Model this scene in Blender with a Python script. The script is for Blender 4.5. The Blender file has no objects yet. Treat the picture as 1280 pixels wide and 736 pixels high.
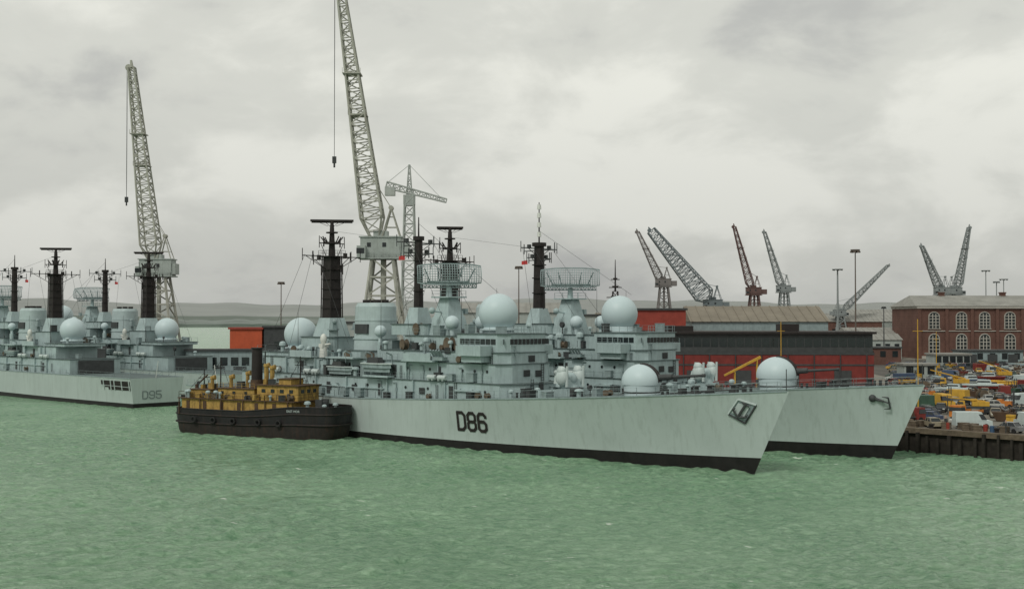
import bpy, math, random
import numpy as np
from math import sin, cos, pi, radians, sqrt, atan2
from mathutils import Vector, Matrix
random.seed(7)
scene=bpy.context.scene
COL=scene.collection

# ------------------------------------------------------------------ materials
def mk(name,col,rough=.6,noise=.12,scale=.6,streak=0.0,rust=(.16,.08,.04),metal=0,bump=0,spec=.3,sscale=1.0):
    m=bpy.data.materials.new(name); m.use_nodes=True
    nt=m.node_tree; N=nt.nodes; L=nt.links
    b=N["Principled BSDF"]; b.inputs["Roughness"].default_value=rough; b.inputs["Metallic"].default_value=metal
    b.inputs["Specular IOR Level"].default_value=spec
    tc=N.new("ShaderNodeTexCoord")
    n1=N.new("ShaderNodeTexNoise"); n1.inputs["Scale"].default_value=scale; n1.inputs["Detail"].default_value=8; n1.inputs["Roughness"].default_value=.65
    L.new(tc.outputs["Object"],n1.inputs["Vector"])
    r=N.new("ShaderNodeValToRGB"); r.color_ramp.elements[0].position=.3; r.color_ramp.elements[1].position=.7
    r.color_ramp.elements[0].color=(*[c*(1-noise) for c in col],1); r.color_ramp.elements[1].color=(*[min(1,c*(1+noise)) for c in col],1)
    L.new(n1.outputs["Fac"],r.inputs["Fac"])
    out=r.outputs["Color"]
    if streak>0:
        mp=N.new("ShaderNodeMapping"); mp.inputs["Scale"].default_value=(1.3*sscale,1.3*sscale,.13*sscale)
        L.new(tc.outputs["Object"],mp.inputs["Vector"])
        n2=N.new("ShaderNodeTexNoise"); n2.inputs["Scale"].default_value=1.6; n2.inputs["Detail"].default_value=6; n2.inputs["Roughness"].default_value=.7
        L.new(mp.outputs["Vector"],n2.inputs["Vector"])
        r2=N.new("ShaderNodeValToRGB"); r2.color_ramp.elements[0].position=.5; r2.color_ramp.elements[1].position=.78
        r2.color_ramp.elements[0].color=(0,0,0,1); r2.color_ramp.elements[1].color=(streak,streak,streak,1)
        L.new(n2.outputs["Fac"],r2.inputs["Fac"])
        mx=N.new("ShaderNodeMix"); mx.data_type='RGBA'
        L.new(r2.outputs["Color"],mx.inputs[0]); L.new(out,mx.inputs[6]); mx.inputs[7].default_value=(*rust,1)
        out=mx.outputs[2]
    L.new(out,b.inputs["Base Color"])
    if bump>0:
        bp=N.new("ShaderNodeBump"); bp.inputs["Strength"].default_value=bump; bp.inputs["Distance"].default_value=.1
        L.new(n1.outputs["Fac"],bp.inputs["Height"]); L.new(bp.outputs["Normal"],b.inputs["Normal"])
    return m

GREY=mk("naval_grey",(.345,.435,.44),.5,.14,.5,.55,(.15,.19,.19))
GREY2=mk("naval_grey_weathered",(.24,.305,.31),.55,.2,.8,.6,(.09,.10,.10))
HULLG=mk("hull_grey",(.405,.475,.455),.42,.06,.12,.55,(.24,.285,.26),sscale=.7,bump=.3)
DECK=mk("deck_grey",(.09,.12,.12),.8,.2,.6)
BOOT=mk("boot_black",(.014,.013,.013),.5,.4,.7,.3,(.035,.025,.02))
BLACK=mk("mast_black",(.022,.018,.017),.6,.3,1)
DARKG=mk("dark_grey",(.05,.055,.056),.6,.25,1)
LETTER=mk("letter_faded",(.17,.205,.205),.6,.3,1)
GLASS=mk("dark_glass",(.015,.02,.022),.12,.2,1,spec=.6)
RAD=mk("radome_white",(.47,.57,.59),.45,.03,.3,.12,(.36,.45,.47))
FUN=mk("funnel_pale_grey",(.38,.465,.47),.5,.1,.5,.4,(.2,.25,.24))
WHITE=mk("white_paint",(.62,.64,.60),.5,.06,.8,.2,(.35,.33,.27))
PALE=mk("pale_naval_paint",(.46,.53,.52),.5,.08,.8,.3,(.25,.3,.28))
RED=mk("red_paint",(.175,.03,.025),.65,.22,.5,.5,(.07,.022,.02))
REDB=mk("bright_red_paint",(.27,.05,.035),.6,.2,.5,.4,(.13,.04,.03))
REDO=mk("orange_red_paint",(.44,.085,.035),.6,.15,.5,.3,(.2,.05,.03))
REDF=mk("flag_red",(.5,.05,.05),.8,.1,1)
YEL=mk("yellow_paint",(.50,.30,.04),.6,.2,.8,.5,(.16,.10,.04))
ORANGE=mk("orange_paint",(.50,.17,.03),.6,.2,.8,.4)
OCHRE=mk("ochre_paint",(.36,.235,.065),.7,.35,1.3,1.0,(.085,.05,.028))
TUGH=mk("tug_black",(.015,.015,.016),.55,.4,.8,.7,(.045,.028,.02))
TUGR=mk("tug_rust",(.024,.02,.018),.7,.35,1.2,.7,(.07,.032,.02))
BROWN=mk("brown_paint",(.075,.046,.028),.7,.3,1.2,.5,(.03,.025,.02))
CRANEG=mk("crane_grey",(.36,.365,.32),.65,.25,.4,.7,(.18,.13,.09))
CRANEP=mk("crane_pale",(.36,.39,.37),.65,.15,.4)
CRANER=mk("crane_red",(.12,.075,.068),.7,.15,.4)
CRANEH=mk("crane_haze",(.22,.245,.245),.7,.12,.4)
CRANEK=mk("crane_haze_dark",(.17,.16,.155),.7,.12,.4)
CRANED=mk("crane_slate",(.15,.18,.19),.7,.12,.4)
CRANEB=mk("crane_house",(.33,.37,.35),.6,.15,.4,.5,(.15,.15,.13))
CONC=mk("concrete",(.17,.16,.135),.85,.35,.15,bump=.1)
ASPH=mk("asphalt",(.085,.08,.07),.9,.4,.2)
TIMB=mk("timber_dark",(.026,.022,.018),.85,.5,1.5,.5,(.05,.045,.03))
TIMBL=mk("timber_pale",(.12,.095,.068),.85,.4,1.2)
TYRE=mk("tyre",(.02,.02,.02),.85,.2,2)
TAN=mk("tan_roof",(.19,.17,.135),.8,.15,.2,.4,(.11,.09,.075))
GREEN=mk("green_paint",(.05,.10,.07),.6,.2,.8)
BLUE=mk("blue_paint",(.06,.09,.15),.5,.1,.8)
SLATE=mk("slate_roof",(.235,.235,.215),.75,.2,.2)
STONE=mk("pale_stone",(.38,.37,.33),.8,.15,.6)
def brick():
    m=mk("brick",(.125,.066,.052),.85,.25,.25)
    nt=m.node_tree;N=nt.nodes;L=nt.links
    b=N["Principled BSDF"]; base=b.inputs["Base Color"].links[0].from_socket
    t=N.new("ShaderNodeTexBrick"); t.inputs["Scale"].default_value=1.6
    t.inputs["Color1"].default_value=(1,1,1,1); t.inputs["Color2"].default_value=(.75,.7,.7,1); t.inputs["Mortar"].default_value=(1.3,1.4,1.4,1)
    mx=N.new("ShaderNodeMix"); mx.data_type='RGBA'; mx.blend_type='MULTIPLY'; mx.inputs[0].default_value=.8
    tc=N.new("ShaderNodeTexCoord"); mp=N.new("ShaderNodeMapping"); mp.inputs["Rotation"].default_value=(radians(90),0,0)
    L.new(tc.outputs["Object"],mp.inputs["Vector"]); L.new(mp.outputs["Vector"],t.inputs["Vector"])
    L.new(base,mx.inputs[6]); L.new(t.outputs["Color"],mx.inputs[7]); L.new(mx.outputs[2],b.inputs["Base Color"])
    return m
BRICK=brick()

# ------------------------------------------------------------------ mesh builder
class MB:
    def __init__(s): s.v=[];s.f=[];s.m=[];s.mi=0
    def add(s,vs,fs):
        o=len(s.v); s.v+=[tuple(p) for p in vs]; s.f+=[tuple(i+o for i in f) for f in fs]; s.m+=[s.mi]*len(fs)
    def hexa(s,b,t): s.add(list(b)+list(t),[(3,2,1,0),(4,5,6,7),(0,1,5,4),(1,2,6,5),(2,3,7,6),(3,0,4,7)])
    def box(s,x0,x1,y0,y1,z0,z1,tx=0,ty=0,mi=None):
        if mi is not None: s.mi=mi
        if x0>x1:x0,x1=x1,x0
        if y0>y1:y0,y1=y1,y0
        s.hexa([(x0,y0,z0),(x1,y0,z0),(x1,y1,z0),(x0,y1,z0)],[(x0+tx,y0+ty,z1),(x1-tx,y0+ty,z1),(x1-tx,y1-ty,z1),(x0+tx,y1-ty,z1)])
    def prism(s,poly,z0,z1,sc=1.0,c=None):
        n=len(poly)
        if c is None: c=(sum(p[0] for p in poly)/n,sum(p[1] for p in poly)/n)
        t=[(c[0]+(p[0]-c[0])*sc,c[1]+(p[1]-c[1])*sc,z1) for p in poly]
        s.add([(p[0],p[1],z0) for p in poly]+t,[tuple(range(n-1,-1,-1)),tuple(range(n,2*n))]+[(i,(i+1)%n,n+(i+1)%n,n+i) for i in range(n)])
    def tube(s,p0,p1,r0,r1=None,n=8):
        if r1 is None:r1=r0
        p0=Vector(p0);p1=Vector(p1);d=p1-p0
        if d.length<1e-6:return
        d.normalize(); a=d.cross(Vector((0,0,1)))
        if a.length<1e-3:a=Vector((1,0,0))
        a.normalize(); b=d.cross(a)
        vs=[];off=pi/4 if n==4 else 0
        for p,r in((p0,r0),(p1,r1)):
            for i in range(n):
                t=2*pi*i/n+off; vs.append(p+a*(r*cos(t))+b*(r*sin(t)))
        s.add(vs,[tuple(range(n)),tuple(range(2*n-1,n-1,-1))]+[(i,n+i,n+(i+1)%n,(i+1)%n) for i in range(n)])
    def ball(s,c,r,n=28,m=14,sx=1,sy=1,sz=1,t0=0,t1=pi):
        vs=[];fs=[]
        for j in range(m+1):
            t=t0+(t1-t0)*j/m
            for i in range(n):
                p=2*pi*i/n; vs.append((c[0]+r*sx*sin(t)*cos(p),c[1]+r*sy*sin(t)*sin(p),c[2]+r*sz*cos(t)))
        for j in range(m):
            for i in range(n): fs.append((j*n+i,(j+1)*n+i,(j+1)*n+(i+1)%n,j*n+(i+1)%n))
        s.add(vs,fs)
    def truss(s,p0,p1,w0,w1,n,r,r2=None,h0=None,h1=None):
        if r2 is None:r2=r*.6
        p0=Vector(p0);p1=Vector(p1);d=(p1-p0).normalized()
        a=Vector((0,1,0)) if abs(d.y)<.9 else Vector((1,0,0))
        a=(a-d*a.dot(d)).normalized(); b=d.cross(a)
        st=[]
        for i in range(n+1):
            f=i/n; w=(w0+(w1-w0)*f)/2; h=w if h0 is None else (h0+(h1-h0)*f)/2
            p=p0.lerp(p1,f); st.append([p+a*w+b*h,p-a*w+b*h,p-a*w-b*h,p+a*w-b*h])
        for i in range(n):
            for k in range(4):
                s.tube(st[i][k],st[i+1][k],r,n=4)
                s.tube(st[i][k],st[i][(k+1)%4],r2,n=4)
                if i%2: s.tube(st[i][k],st[i+1][(k+1)%4],r2,n=4)
                else: s.tube(st[i+1][k],st[i][(k+1)%4],r2,n=4)
        for k in range(4): s.tube(st[n][k],st[n][(k+1)%4],r2,n=4)
    def rail(s,pts,h=1.05,sp=2.2,r=.035):
        for a,b in zip(pts[:-1],pts[1:]):
            a=Vector(a);b=Vector(b);L=(b-a).length;k=max(1,int(L/sp))
            for i in range(k+1):
                p=a.lerp(b,i/k); s.tube(p,p+Vector((0,0,h)),r,n=4)
            for q in(.5,1.0): s.tube(a+Vector((0,0,h*q)),b+Vector((0,0,h*q)),r*.7,n=4)
    def mesh(s,name,mats,smooth=True,ang=32):
        me=bpy.data.meshes.new(name); me.from_pydata(s.v,[],s.f)
        for m in mats: me.materials.append(m)
        if len(mats)>1: me.polygons.foreach_set("material_index",s.m)
        if smooth:
            me.polygons.foreach_set("use_smooth",[True]*len(me.polygons)); me.set_sharp_from_angle(angle=radians(ang))
        me.update(); return me
    def obj(s,name,mats,parent=None,label=None,loc=(0,0,0),rz=0,**k):
        return place(s.mesh(name,mats,**k),name,parent,loc,rz,label)
def place(me,name,parent=None,loc=(0,0,0),rz=0,label=None,scale=None):
    o=bpy.data.objects.new(name,me); COL.objects.link(o); o.location=loc; o.rotation_euler=(0,0,rz)
    if scale: o.scale=scale
    if parent: o.parent=parent
    if label: o["label"]=label
    return o
def top(name,label,cat,loc=(0,0,0),rz=0,group=None):
    e=bpy.data.objects.new(name,None); COL.objects.link(e); e.location=loc; e.rotation_euler=(0,0,rz); e.empty_display_size=1
    e["label"]=label; e["category"]=cat
    if group:e["group"]=group
    return e
def tag(o,label,cat,group=None):
    o["label"]=label;o["category"]=cat
    if group:o["group"]=group
def text_geo(txt,size,off=.012):
    cu=bpy.data.curves.new("lettering",'FONT'); cu.body=txt; cu.size=size; cu.resolution_u=3; cu.offset=size*off
    ob=bpy.data.objects.new("lettering",cu); COL.objects.link(ob)
    bpy.context.view_layer.update()
    dg=bpy.context.evaluated_depsgraph_get(); me=bpy.data.meshes.new_from_object(ob.evaluated_get(dg))
    vs=[tuple(v.co) for v in me.vertices]; fs=[tuple(p.vertices) for p in me.polygons]
    bpy.data.objects.remove(ob)
    x0=min(v[0] for v in vs);x1=max(v[0] for v in vs);y0=min(v[1] for v in vs);y1=max(v[1] for v in vs)
    return [(v[0]-(x0+x1)/2,v[1]-(y0+y1)/2) for v in vs],fs
GL={'D':[[(0,0),(0,1),(.68,1),(1,.83),(1,.17),(.68,0),(0,0)]],
 '8':[[(.25,0),(.75,0),(1,.14),(1,.38),(.84,.5),(1,.62),(1,.86),(.75,1),(.25,1),(0,.86),(0,.62),(.16,.5),(0,.38),(0,.14),(.25,0)],[(.16,.5),(.84,.5)]],
 '6':[[(1,.8),(1,.86),(.75,1),(.25,1),(0,.86),(0,.14),(.25,0),(.75,0),(1,.14),(1,.4),(.75,.54),(0,.54)]],
 '9':[[(0,.2),(0,.14),(.25,0),(.75,0),(1,.14),(1,.86),(.75,1),(.25,1),(0,.86),(0,.6),(.25,.46),(1,.46)]],
 '5':[[(1,1),(0,1),(0,.56),(.75,.56),(1,.43),(1,.14),(.75,0),(.25,0),(0,.14),(0,.2)]]}
def block_text(txt,w,h,gap,sw):
    q=[];tot=len(txt)*w+(len(txt)-1)*gap;d=0
    for i,ch in enumerate(txt):
        ox=-tot/2+i*(w+gap)
        for pl in GL[ch]:
            for (x0,y0),(x1,y1) in zip(pl[:-1],pl[1:]):
                a=Vector((ox+x0*w,-h/2+y0*h));b=Vector((ox+x1*w,-h/2+y1*h)); t=(b-a).normalized(); n=Vector((-t.y,t.x))*sw/2; e=t*sw*.32
                L=(b-a).length; k=max(1,int(L/1.0))
                for j in range(k):
                    p=a-e+(b-a+2*e)*(j/k); r=a-e+(b-a+2*e)*((j+1)/k); q.append(([p+n,p-n,r-n,r+n],d))
                d+=1
    return q

# ------------------------------------------------------------------ shared small meshes
def _locker(mt=None):
    m=MB(); m.box(-.7,.7,-.4,.4,0,1.1); m.box(-.75,.75,-.45,.45,1.1,1.2); return m.mesh("locker",[mt or GREY2])
def _vent():
    m=MB(); m.tube((0,0,0),(0,0,1.1),.28,n=10); m.tube((0,0,1.1),(0,0,1.35),.55,.5,n=10); m.ball((0,0,1.35),.5,10,4,sz=.5,t1=pi/2); return m.mesh("ventilator",[GREY])
def _raft():
    m=MB(); m.tube((-.75,0,.45),(.75,0,.45),.38,n=12); m.tube((-.85,0,.45),(-.75,0,.45),.3,.38,n=12); m.tube((.75,0,.45),(.85,0,.45),.38,.3,n=12)
    m.box(-.5,-.35,-.4,.4,0,.3); m.box(.35,.5,-.4,.4,0,.3); return m.mesh("life_raft",[PALE])
def _winch():
    m=MB(); m.tube((0,0,0),(0,0,.3),.6,n=12); m.tube((0,0,.3),(0,0,.9),.35,.3,n=12); m.tube((0,0,.9),(0,0,1.05),.5,n=12); return m.mesh("capstan",[DARKG])
def _boll():
    m=MB(); m.box(-.7,.7,-.25,.25,0,.08)
    for x in(-.4,.4): m.tube((x,0,.08),(x,0,.7),.17,n=10); m.tube((x,0,.7),(x,0,.78),.22,n=10)
    return m.mesh("mooring_bitts",[DARKG])
def _win():
    m=MB(); m.box(-.45,.45,-.03,.03,-.38,.38); return m.mesh("window",[GLASS],smooth=False)
def _door():
    m=MB(); m.box(-.42,.42,-.05,.05,0,1.85); m.box(-.3,.3,-.08,-.05,1.2,1.5); return m.mesh("door",[DARKG],smooth=False)
def _whip():
    m=MB(); m.tube((0,0,0),(0,0,.6),.12,n=6); m.tube((0,0,.6),(0,0,7),.05,.025,n=5); return m.mesh("whip_aerial",[DARKG])
def _satd():
    m=MB(); m.tube((0,0,0),(0,0,1.0),.35,n=12); m.ball((0,0,1.9),1.05,20,12); return m.mesh("small_radome",[RAD])
def _ladder():
    m=MB()
    for x in(-.25,.25): m.tube((x,0,0),(x,0,2.5),.045,n=4)
    for k in range(7): m.tube((-.25,0,.2+k*.36),(.25,0,.2+k*.36),.035,n=4)
    return m.mesh("ladder",[DARKG])
def _pipe():
    m=MB(); m.tube((0,0,0),(0,0,2.4),.09,n=6); m.tube((0,0,2.4),(.8,0,2.4),.09,n=6); m.box(-.2,.2,-.12,.05,1.1,1.6); return m.mesh("vent_pipe",[GREY2])
def _grille():
    m=MB(); m.box(-.6,.6,-.05,.05,0,.9)
    for k in range(5): m.box(-.6,.6,-.1,.1,.08+k*.18,.12+k*.18)
    return m.mesh("air_grille",[DARKG],smooth=False)
def _search():
    m=MB(); m.tube((0,0,0),(0,0,.9),.08,n=6); m.tube((-.15,0,1.1),(.25,0,1.1),.34,n=12); return m.mesh("searchlight",[DARKG])
def _reel():
    m=MB(); m.tube((0,-.4,.6),(0,.4,.6),.4,n=12); m.tube((0,-.5,.6),(0,-.4,.6),.6,n=12); m.tube((0,.4,.6),(0,.5,.6),.6,n=12); m.box(-.1,.1,-.5,.5,0,.3); return m.mesh("hose_reel",[TIMBL])
SM=dict(locker=_locker(),dark_locker=_locker(DARKG),ventilator=_vent(),life_raft=_raft(),capstan=_winch(),mooring_bitts=_boll(),window=_win(),door=_door(),whip=_whip(),sat=_satd(),ladder=_ladder(),vent_pipe=_pipe(),air_grille=_grille(),searchlight=_search(),hose_reel=_reel())
ALIAS={"dark_locker":"locker"}

# ------------------------------------------------------------------ destroyer
def destroyer(origin,ang,Lw,sh,label,num=None,transom=False,front=True,variant=0):
    E=top("destroyer",label,"warship",(origin[0],origin[1],0),ang,group="grey destroyers moored along the quay")
    rnd=random.Random(11+variant)
    def ZD(u): 
        k=max(0,(70-u)/74.5); return 6.0+3.8*k**1.3
    def hbf(s,f):
        bw=6.9*(1-(1-min(s/.50,1))**1.75); bd=7.15*(1-(1-min(s/.40,1))**2.3)
        if s>.68: k=((s-.68)/.32)**2; bw*=1-.22*k; bd*=1-.14*k
        f=max(0,min(1,f)); return bw+(bd-bw)*f**1.4
    def stem(z): return -.474*z
    def hb(u,z):
        s=(u-stem(z))/(Lw-stem(z)); return hbf(max(0,min(1,s)),z/ZD(u))
    NS=60; fr=[0,.12,.25,.4,.55,.7,.85,1.0]
    S=[(i/NS)**1.25 for i in range(NS+1)]
    m=MB(); nl=len(fr)+1
    for sg in (1,-1):
        vs=[];fs=[];mm=[]
        for s in S:
            zd=ZD(-4.6*(1-s)+s*Lw); boot=.85+.95*(1-s)**3
            zs=[-1.8]+[boot+(zd-boot)*f for f in fr]
            for z in zs:
                st=stem(z); u=st+s*(Lw-st); vs.append((u,sg*hbf(s,z/zd),z))
        for i in range(NS):
            for j in range(nl-1):
                a=i*nl+j;b=(i+1)*nl+j
                q=(a,b,b+1,a+1) if sg>0 else (a,a+1,b+1,b)
                fs.append(q); mm.append(1 if j==0 else 0)
        o=len(m.v); m.v+=vs; m.f+=[tuple(k+o for k in q) for q in fs]; m.m+=mm
    n1=(NS+1)*nl
    for i in range(NS):
        a=i*nl+nl-1;b=(i+1)*nl+nl-1
        m.f.append((a,b,b+n1,a+n1)); m.m.append(2)
    for j in range(nl-1):
        a=NS*nl+j; m.f.append((a,a+n1,a+n1+1,a+1)); m.m.append(1 if j==0 else 0)
    m.obj("hull",[HULLG,BOOT,DECK],E,ang=40)
    m=MB()
    for sg in(1,-1):
        prev=None
        for i in range(0,61):
            u=-4.4+(Lw+4.3)*i/60; z=ZD(u)
            p=(u,sg*(hb(u,z)),z+.03)
            if prev: m.tube(prev,p,.11,n=4)
            prev=p
    m.obj("deck_edge",[GREY2],E)
    m=MB()
    for sg in(1,-1):
        pts=[]
        for i in range(0,49):
            u=-3.6+(Lw+3.2)*i/48; z=ZD(u); pts.append((u,sg*(hb(u,z)-.15),z))
        m.rail(pts,1.1,1.9,.03)
    m.obj("guardrail",[GREY2],E)
    o=sh
    def oct_(u0,u1,hw,ch=1.4):
        return [(u0+ch,-hw),(u1,-hw),(u1,hw),(u0+ch,hw),(u0,hw-ch*1.3),(u0,-hw+ch*1.3)]
    m=MB()
    def tier(u0,u1,hw,z0,z1,ch=1.4,sc=1.0):
        m.mi=0; m.prism(oct_(u0,u1,hw,ch),z0,z1,sc)
        m.mi=1; m.prism([(x,y) for x,y in oct_(u0-.18,u1+.18,hw+.18,ch)],z1,z1+.1)
    tier(35,101+o*1.3,5.95,5.9,9.2,2.2)
    tier(37,66+o,5.55,9.3,11.9,1.5); tier(66.3+o,77.5+o,4.6,9.3,11.9,.3); tier(77.9+o,95+o,5.4,9.3,11.9,.3)
    tier(37.4,58+o,5.1,12,13.5,1.3)
    tier(58.3+o,65+o,4.2,12,13.5,.3)
    tier(37.5,46.8,4.95,13.6,16.1,1.2)
    tier(46.8,60+o,3.6,13.6,15.7,.1)
    tier(67+o,76.5+o,3.8,12,13.2,.6)
    tier(79.2+o,87.4+o,3.2,12,15.2,.6)
    tier(88.1+o,98+o,4.9,12,12.6,.5)
    tier(56+o,64+o,2.9,15.8,17.4,.4)
    m.mi=0
    for sg in(1,-1):
        m.box(39.5,44.5,sg*5.1,sg*7.4,13.1,14.5,0,0); m.box(40,44,sg*5.1,sg*6.8,12.2,13.1)
        m.box(60+o,66+o,sg*5.5,sg*7.0,9.4,9.7); m.box(50+o,57+o,sg*5.5,sg*6.9,12,12.25); m.box(50.5+o,56.5+o,sg*6.75,sg*6.9,12.25,13.2)
        m.box(69+o,76+o,sg*4.5,sg*6.6,12,12.25); m.box(80+o,86+o,sg*5.3,sg*6.5,12.0,12.2); m.box(80+o,86+o,sg*6.35,sg*6.5,12.2,13.1)
        for u in(48,55,61,71,79,86,92): m.box(u+o,u+.18+o,sg*5.96,sg*6.3,6,9.2)
        for u in(50,57,63,80,88): m.box(u+o,u+.15+o,sg*5.3,sg*5.85,9.3,11.9)
        m.box(41,46,sg*5.96,sg*6.25,8.0,8.25); m.box(62+o,92+o,sg*5.96,sg*6.2,7.6,7.72)
    m.hexa([(30.5,-5,ZD(30)),(30.8,-5,ZD(30)),(27.9,0,ZD(28)),(27.6,0,ZD(28))],[(30.5,-5,ZD(30)+1.0),(30.8,-5,ZD(30)+1.0),(27.9,0,ZD(28)+1.1),(27.6,0,ZD(28)+1.1)])
    m.hexa([(27.6,0,ZD(28)),(27.9,0,ZD(28)),(30.8,5,ZD(30)),(30.5,5,ZD(30))],[(27.6,0,ZD(28)+1.1),(27.9,0,ZD(28)+1.1),(30.8,5,ZD(30)+1.0),(30.5,5,ZD(30)+1.0)])
    SUP=m.obj("superstructure",[GREY,DECK],E)
    for k in range(9):
        v=-3.2+k*.8; place(SM["window"],"window",SUP,(37.47,v,15.05),radians(90),scale=(.72,1,1))
    for sg in(1,-1):
        for k in range(7): place(SM["window"],"window",SUP,(39.4+k*1.05,sg*4.98,15.05),0)
        place(SM["window"],"window",SUP,(38.1,sg*4.15,15.05),radians(-53*sg),scale=(1.3,1,1))
        for u,z in((47,6.6),(63,6.4),(76,6.2),(90,6.2)): place(SM["door"],"door",SUP,(u+o,sg*6.0,z+.2),0)
        for u,z in((50,9.5),(60,9.5),(84,9.5)): place(SM["door"],"door",SUP,(u+o,sg*(5.6 if u<70 else 5.45),z),0)
        place(SM["door"],"door",SUP,(72+o,sg*4.65,9.5),0)
    pm=MB(); pm.tube((0,-.05,0),(0,.05,0),.22,n=12); pme=pm.mesh("porthole",[GLASS])
    for u in(40,42.5,45,52,57,66,69,80,83): place(pme,"porthole",SUP,(u+o,5.98,8.1))
    for u in(40,42.5,45,52,57): place(pme,"porthole",SUP,(u+o,5.58,10.9))
    faces=[(38.5,99,6.0,6.3),(40,65,5.6,9.4),(78.5,94,5.45,9.4),(66.8,77,4.65,9.4),(39,57,5.15,12.0),(47.2,59,3.65,13.7),(79.5,87,3.25,12.3)]
    for sg in(1,-1):
        for u0,u1,v,z in faces:
            u=u0+rnd.uniform(.3,1.2)
            while u<u1:
                nm=rnd.choice(["ladder","vent_pipe","vent_pipe","air_grille","dark_locker","locker","locker","hose_reel"])
                uu=u+(o if u>46 else 0); s=rnd.uniform(.75,1.1)
                zz=z+(rnd.uniform(.6,1.4) if nm=="air_grille" else 0)
                if z<7: zz=max(zz,ZD(uu))
                if nm=="hose_reel": s*=.75
                off=.08 if nm in("ladder","vent_pipe","air_grille") else .35
                place(SM[nm],ALIAS.get(nm,nm),SUP,(uu,sg*(v+off),zz),0 if rnd.random()<.6 else pi,scale=(s,s*.8,s*(.55 if v<4 and nm in("ladder","vent_pipe") else 1)))
                u+=rnd.uniform(1.4,3.6) if sg==1 else rnd.uniform(4,9)
    for v,z,nm in((-2.4,9.4,"ladder"),(1.8,7.4,"ladder"),(2.6,12.1,"vent_pipe"),(-.6,12.2,"air_grille"),(0,7.6,"door"),(-2.6,7.6,"locker"),(3.0,7.5,"dark_locker"),(.8,10.2,"air_grille"),(-1.6,10.1,"air_grille")):
        u=34.9 if z<9 else 36.9 if z<12 else 37.3
        place(SM[nm],ALIAS.get(nm,nm),SUP,(u,v,z),radians(90))
    m=MB()
    for sg in(1,-1):
        m.rail([(39,sg*5.8,9.3),(100+o,sg*5.8,9.3)],1.0,1.8,.03); m.rail([(47,sg*5.4,12),(65+o,sg*5.4,12)],1.0,1.8,.03); m.rail([(78+o,sg*5.3,12),(94+o,sg*5.3,12)],1.0,1.8,.03)
        m.rail([(47,sg*4.0,15.8),(59+o,sg*4.0,15.8)],1,1.5,.03); m.rail([(38.7,sg*4.8,16.2),(46.6,sg*4.8,16.2)],1,1.5,.03); m.rail([(39.6,sg*7.3,14.5),(44.4,sg*7.3,14.5)],.7,1.2,.03)
    m.rail([(37.7,-3,16.2),(37.7,3,16.2)],1,1.2); m.rail([(98+o,-4.8,12.7),(98+o,4.8,12.7)],1,1.5)
    m.obj("upper_guardrail",[GREY2],E)
    for u,zc,zb in((43.4 if variant!=1 else 45.8,19.05,15.8 if variant==1 else 16.2),(92+o,15.6,12.7)):
        m=MB(); m.tube((u,0,zb),(u,0,zc-2.0),2.3,2.15,n=28); m.ball((u,0,zc),2.85,40,24,t1=pi*.82)
        m.tube((u,0,zb+.4),(u,0,zb+.65),2.7,n=28); m.obj("radome",[RAD],E)
    T=54+o
    m=MB(); m.box(T-2.2,T+2.2,-2.2,2.2,15.8,18.6,.5,.5); m.box(T-1.6,T+1.6,-1.6,1.6,18.6,21.4,.6,.6); m.box(T-1.9,T+1.9,-1.9,1.9,21.4,21.6); m.tube((T,0,21.6),(T,0,23.0),.5,.4,n=12)
    m.rail([(T-1.8,-1.8,21.6),(T+1.8,-1.8,21.6),(T+1.8,1.8,21.6),(T-1.8,1.8,21.6),(T-1.8,-1.8,21.6)],.9,1.2)
    m.box(T-2.6,T-1.8,1,2,17,18.2); m.box(T+1.9,T+2.8,-1,1,16.5,18.5); m.tube((T,1.4,19.2),(T,3.2,19.4),.1); m.ball((T,3.4,19.5),.5,12,8); m.tube((T,-1.4,19.2),(T,-3.0,19.4),.1); m.box(T-.4,T+.4,-3.6,-3.0,19,19.8)
    m.obj("radar_tower",[GREY],E)
    m=MB(); W=9.6; nr=26
    def prof(q): return (-1.0+ (q-.4)**2*2.6, -1.5+3.1*q)
    for i in range(nr+1):
        y=-W/2+W*i/nr; sc=1-.2*abs(2*i/nr-1)**3; bow=-.6*(1-(2*i/nr-1)**2)
        pr=None
        for k in range(9):
            dx,dz=prof(k/8); p=(dx+bow,y,dz*sc)
            if pr: m.tube(pr,p,.065,n=4)
            pr=p
    for k in range(9):
        dx,dz=prof(k/8); pr=None
        for i in range(nr+1):
            y=-W/2+W*i/nr; sc=1-.2*abs(2*i/nr-1)**3; bow=-.6*(1-(2*i/nr-1)**2)
            p=(dx+bow,y,dz*sc)
            if pr: m.tube(pr,p,.15 if k in(0,8) else .07,n=4)
            pr=p
    for y in(-3.8,-1.9,0,1.9,3.8): m.tube((-1.3,y,.9),(.5,y*.7,-1.5),.1,n=4); m.tube((-1.3,y,-1.2),(.5,y*.7,-1.5),.09,n=4)
    m.truss((.5,-4.2,-1.6),(.5,4.2,-1.6),.7,.7,14,.1); m.tube((1.8,-3.2,-1.0),(1.8,3.2,-1.0),.2,n=6)
    for y in(-2.4,0,2.4): m.tube((1.8,y,-1.0),(.5,y,-1.6),.07,n=4)
    m.tube((.2,0,-2.0),(.2,0,-1.4),.45,.35,n=10)
    place(m.mesh("radar_antenna",[GREY2]),"radar_antenna",E,(T,0,24.9),radians((-45 if variant<2 else 135)+(8 if variant%2==0 else -6)))
    P=61+o; pr_=1.35 if variant==1 else 1.0
    m=MB(); m.mi=1; m.box(P-1.6,P+1.6,-1.6,1.6,17.4,20.0,.6,.6); m.mi=0
    m.tube((P,0,19.8),(P,0,30.4),.78*pr_,.62*pr_,n=10); m.tube((P,0,30.4),(P,0,31.0),.9*pr_,n=10)
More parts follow.
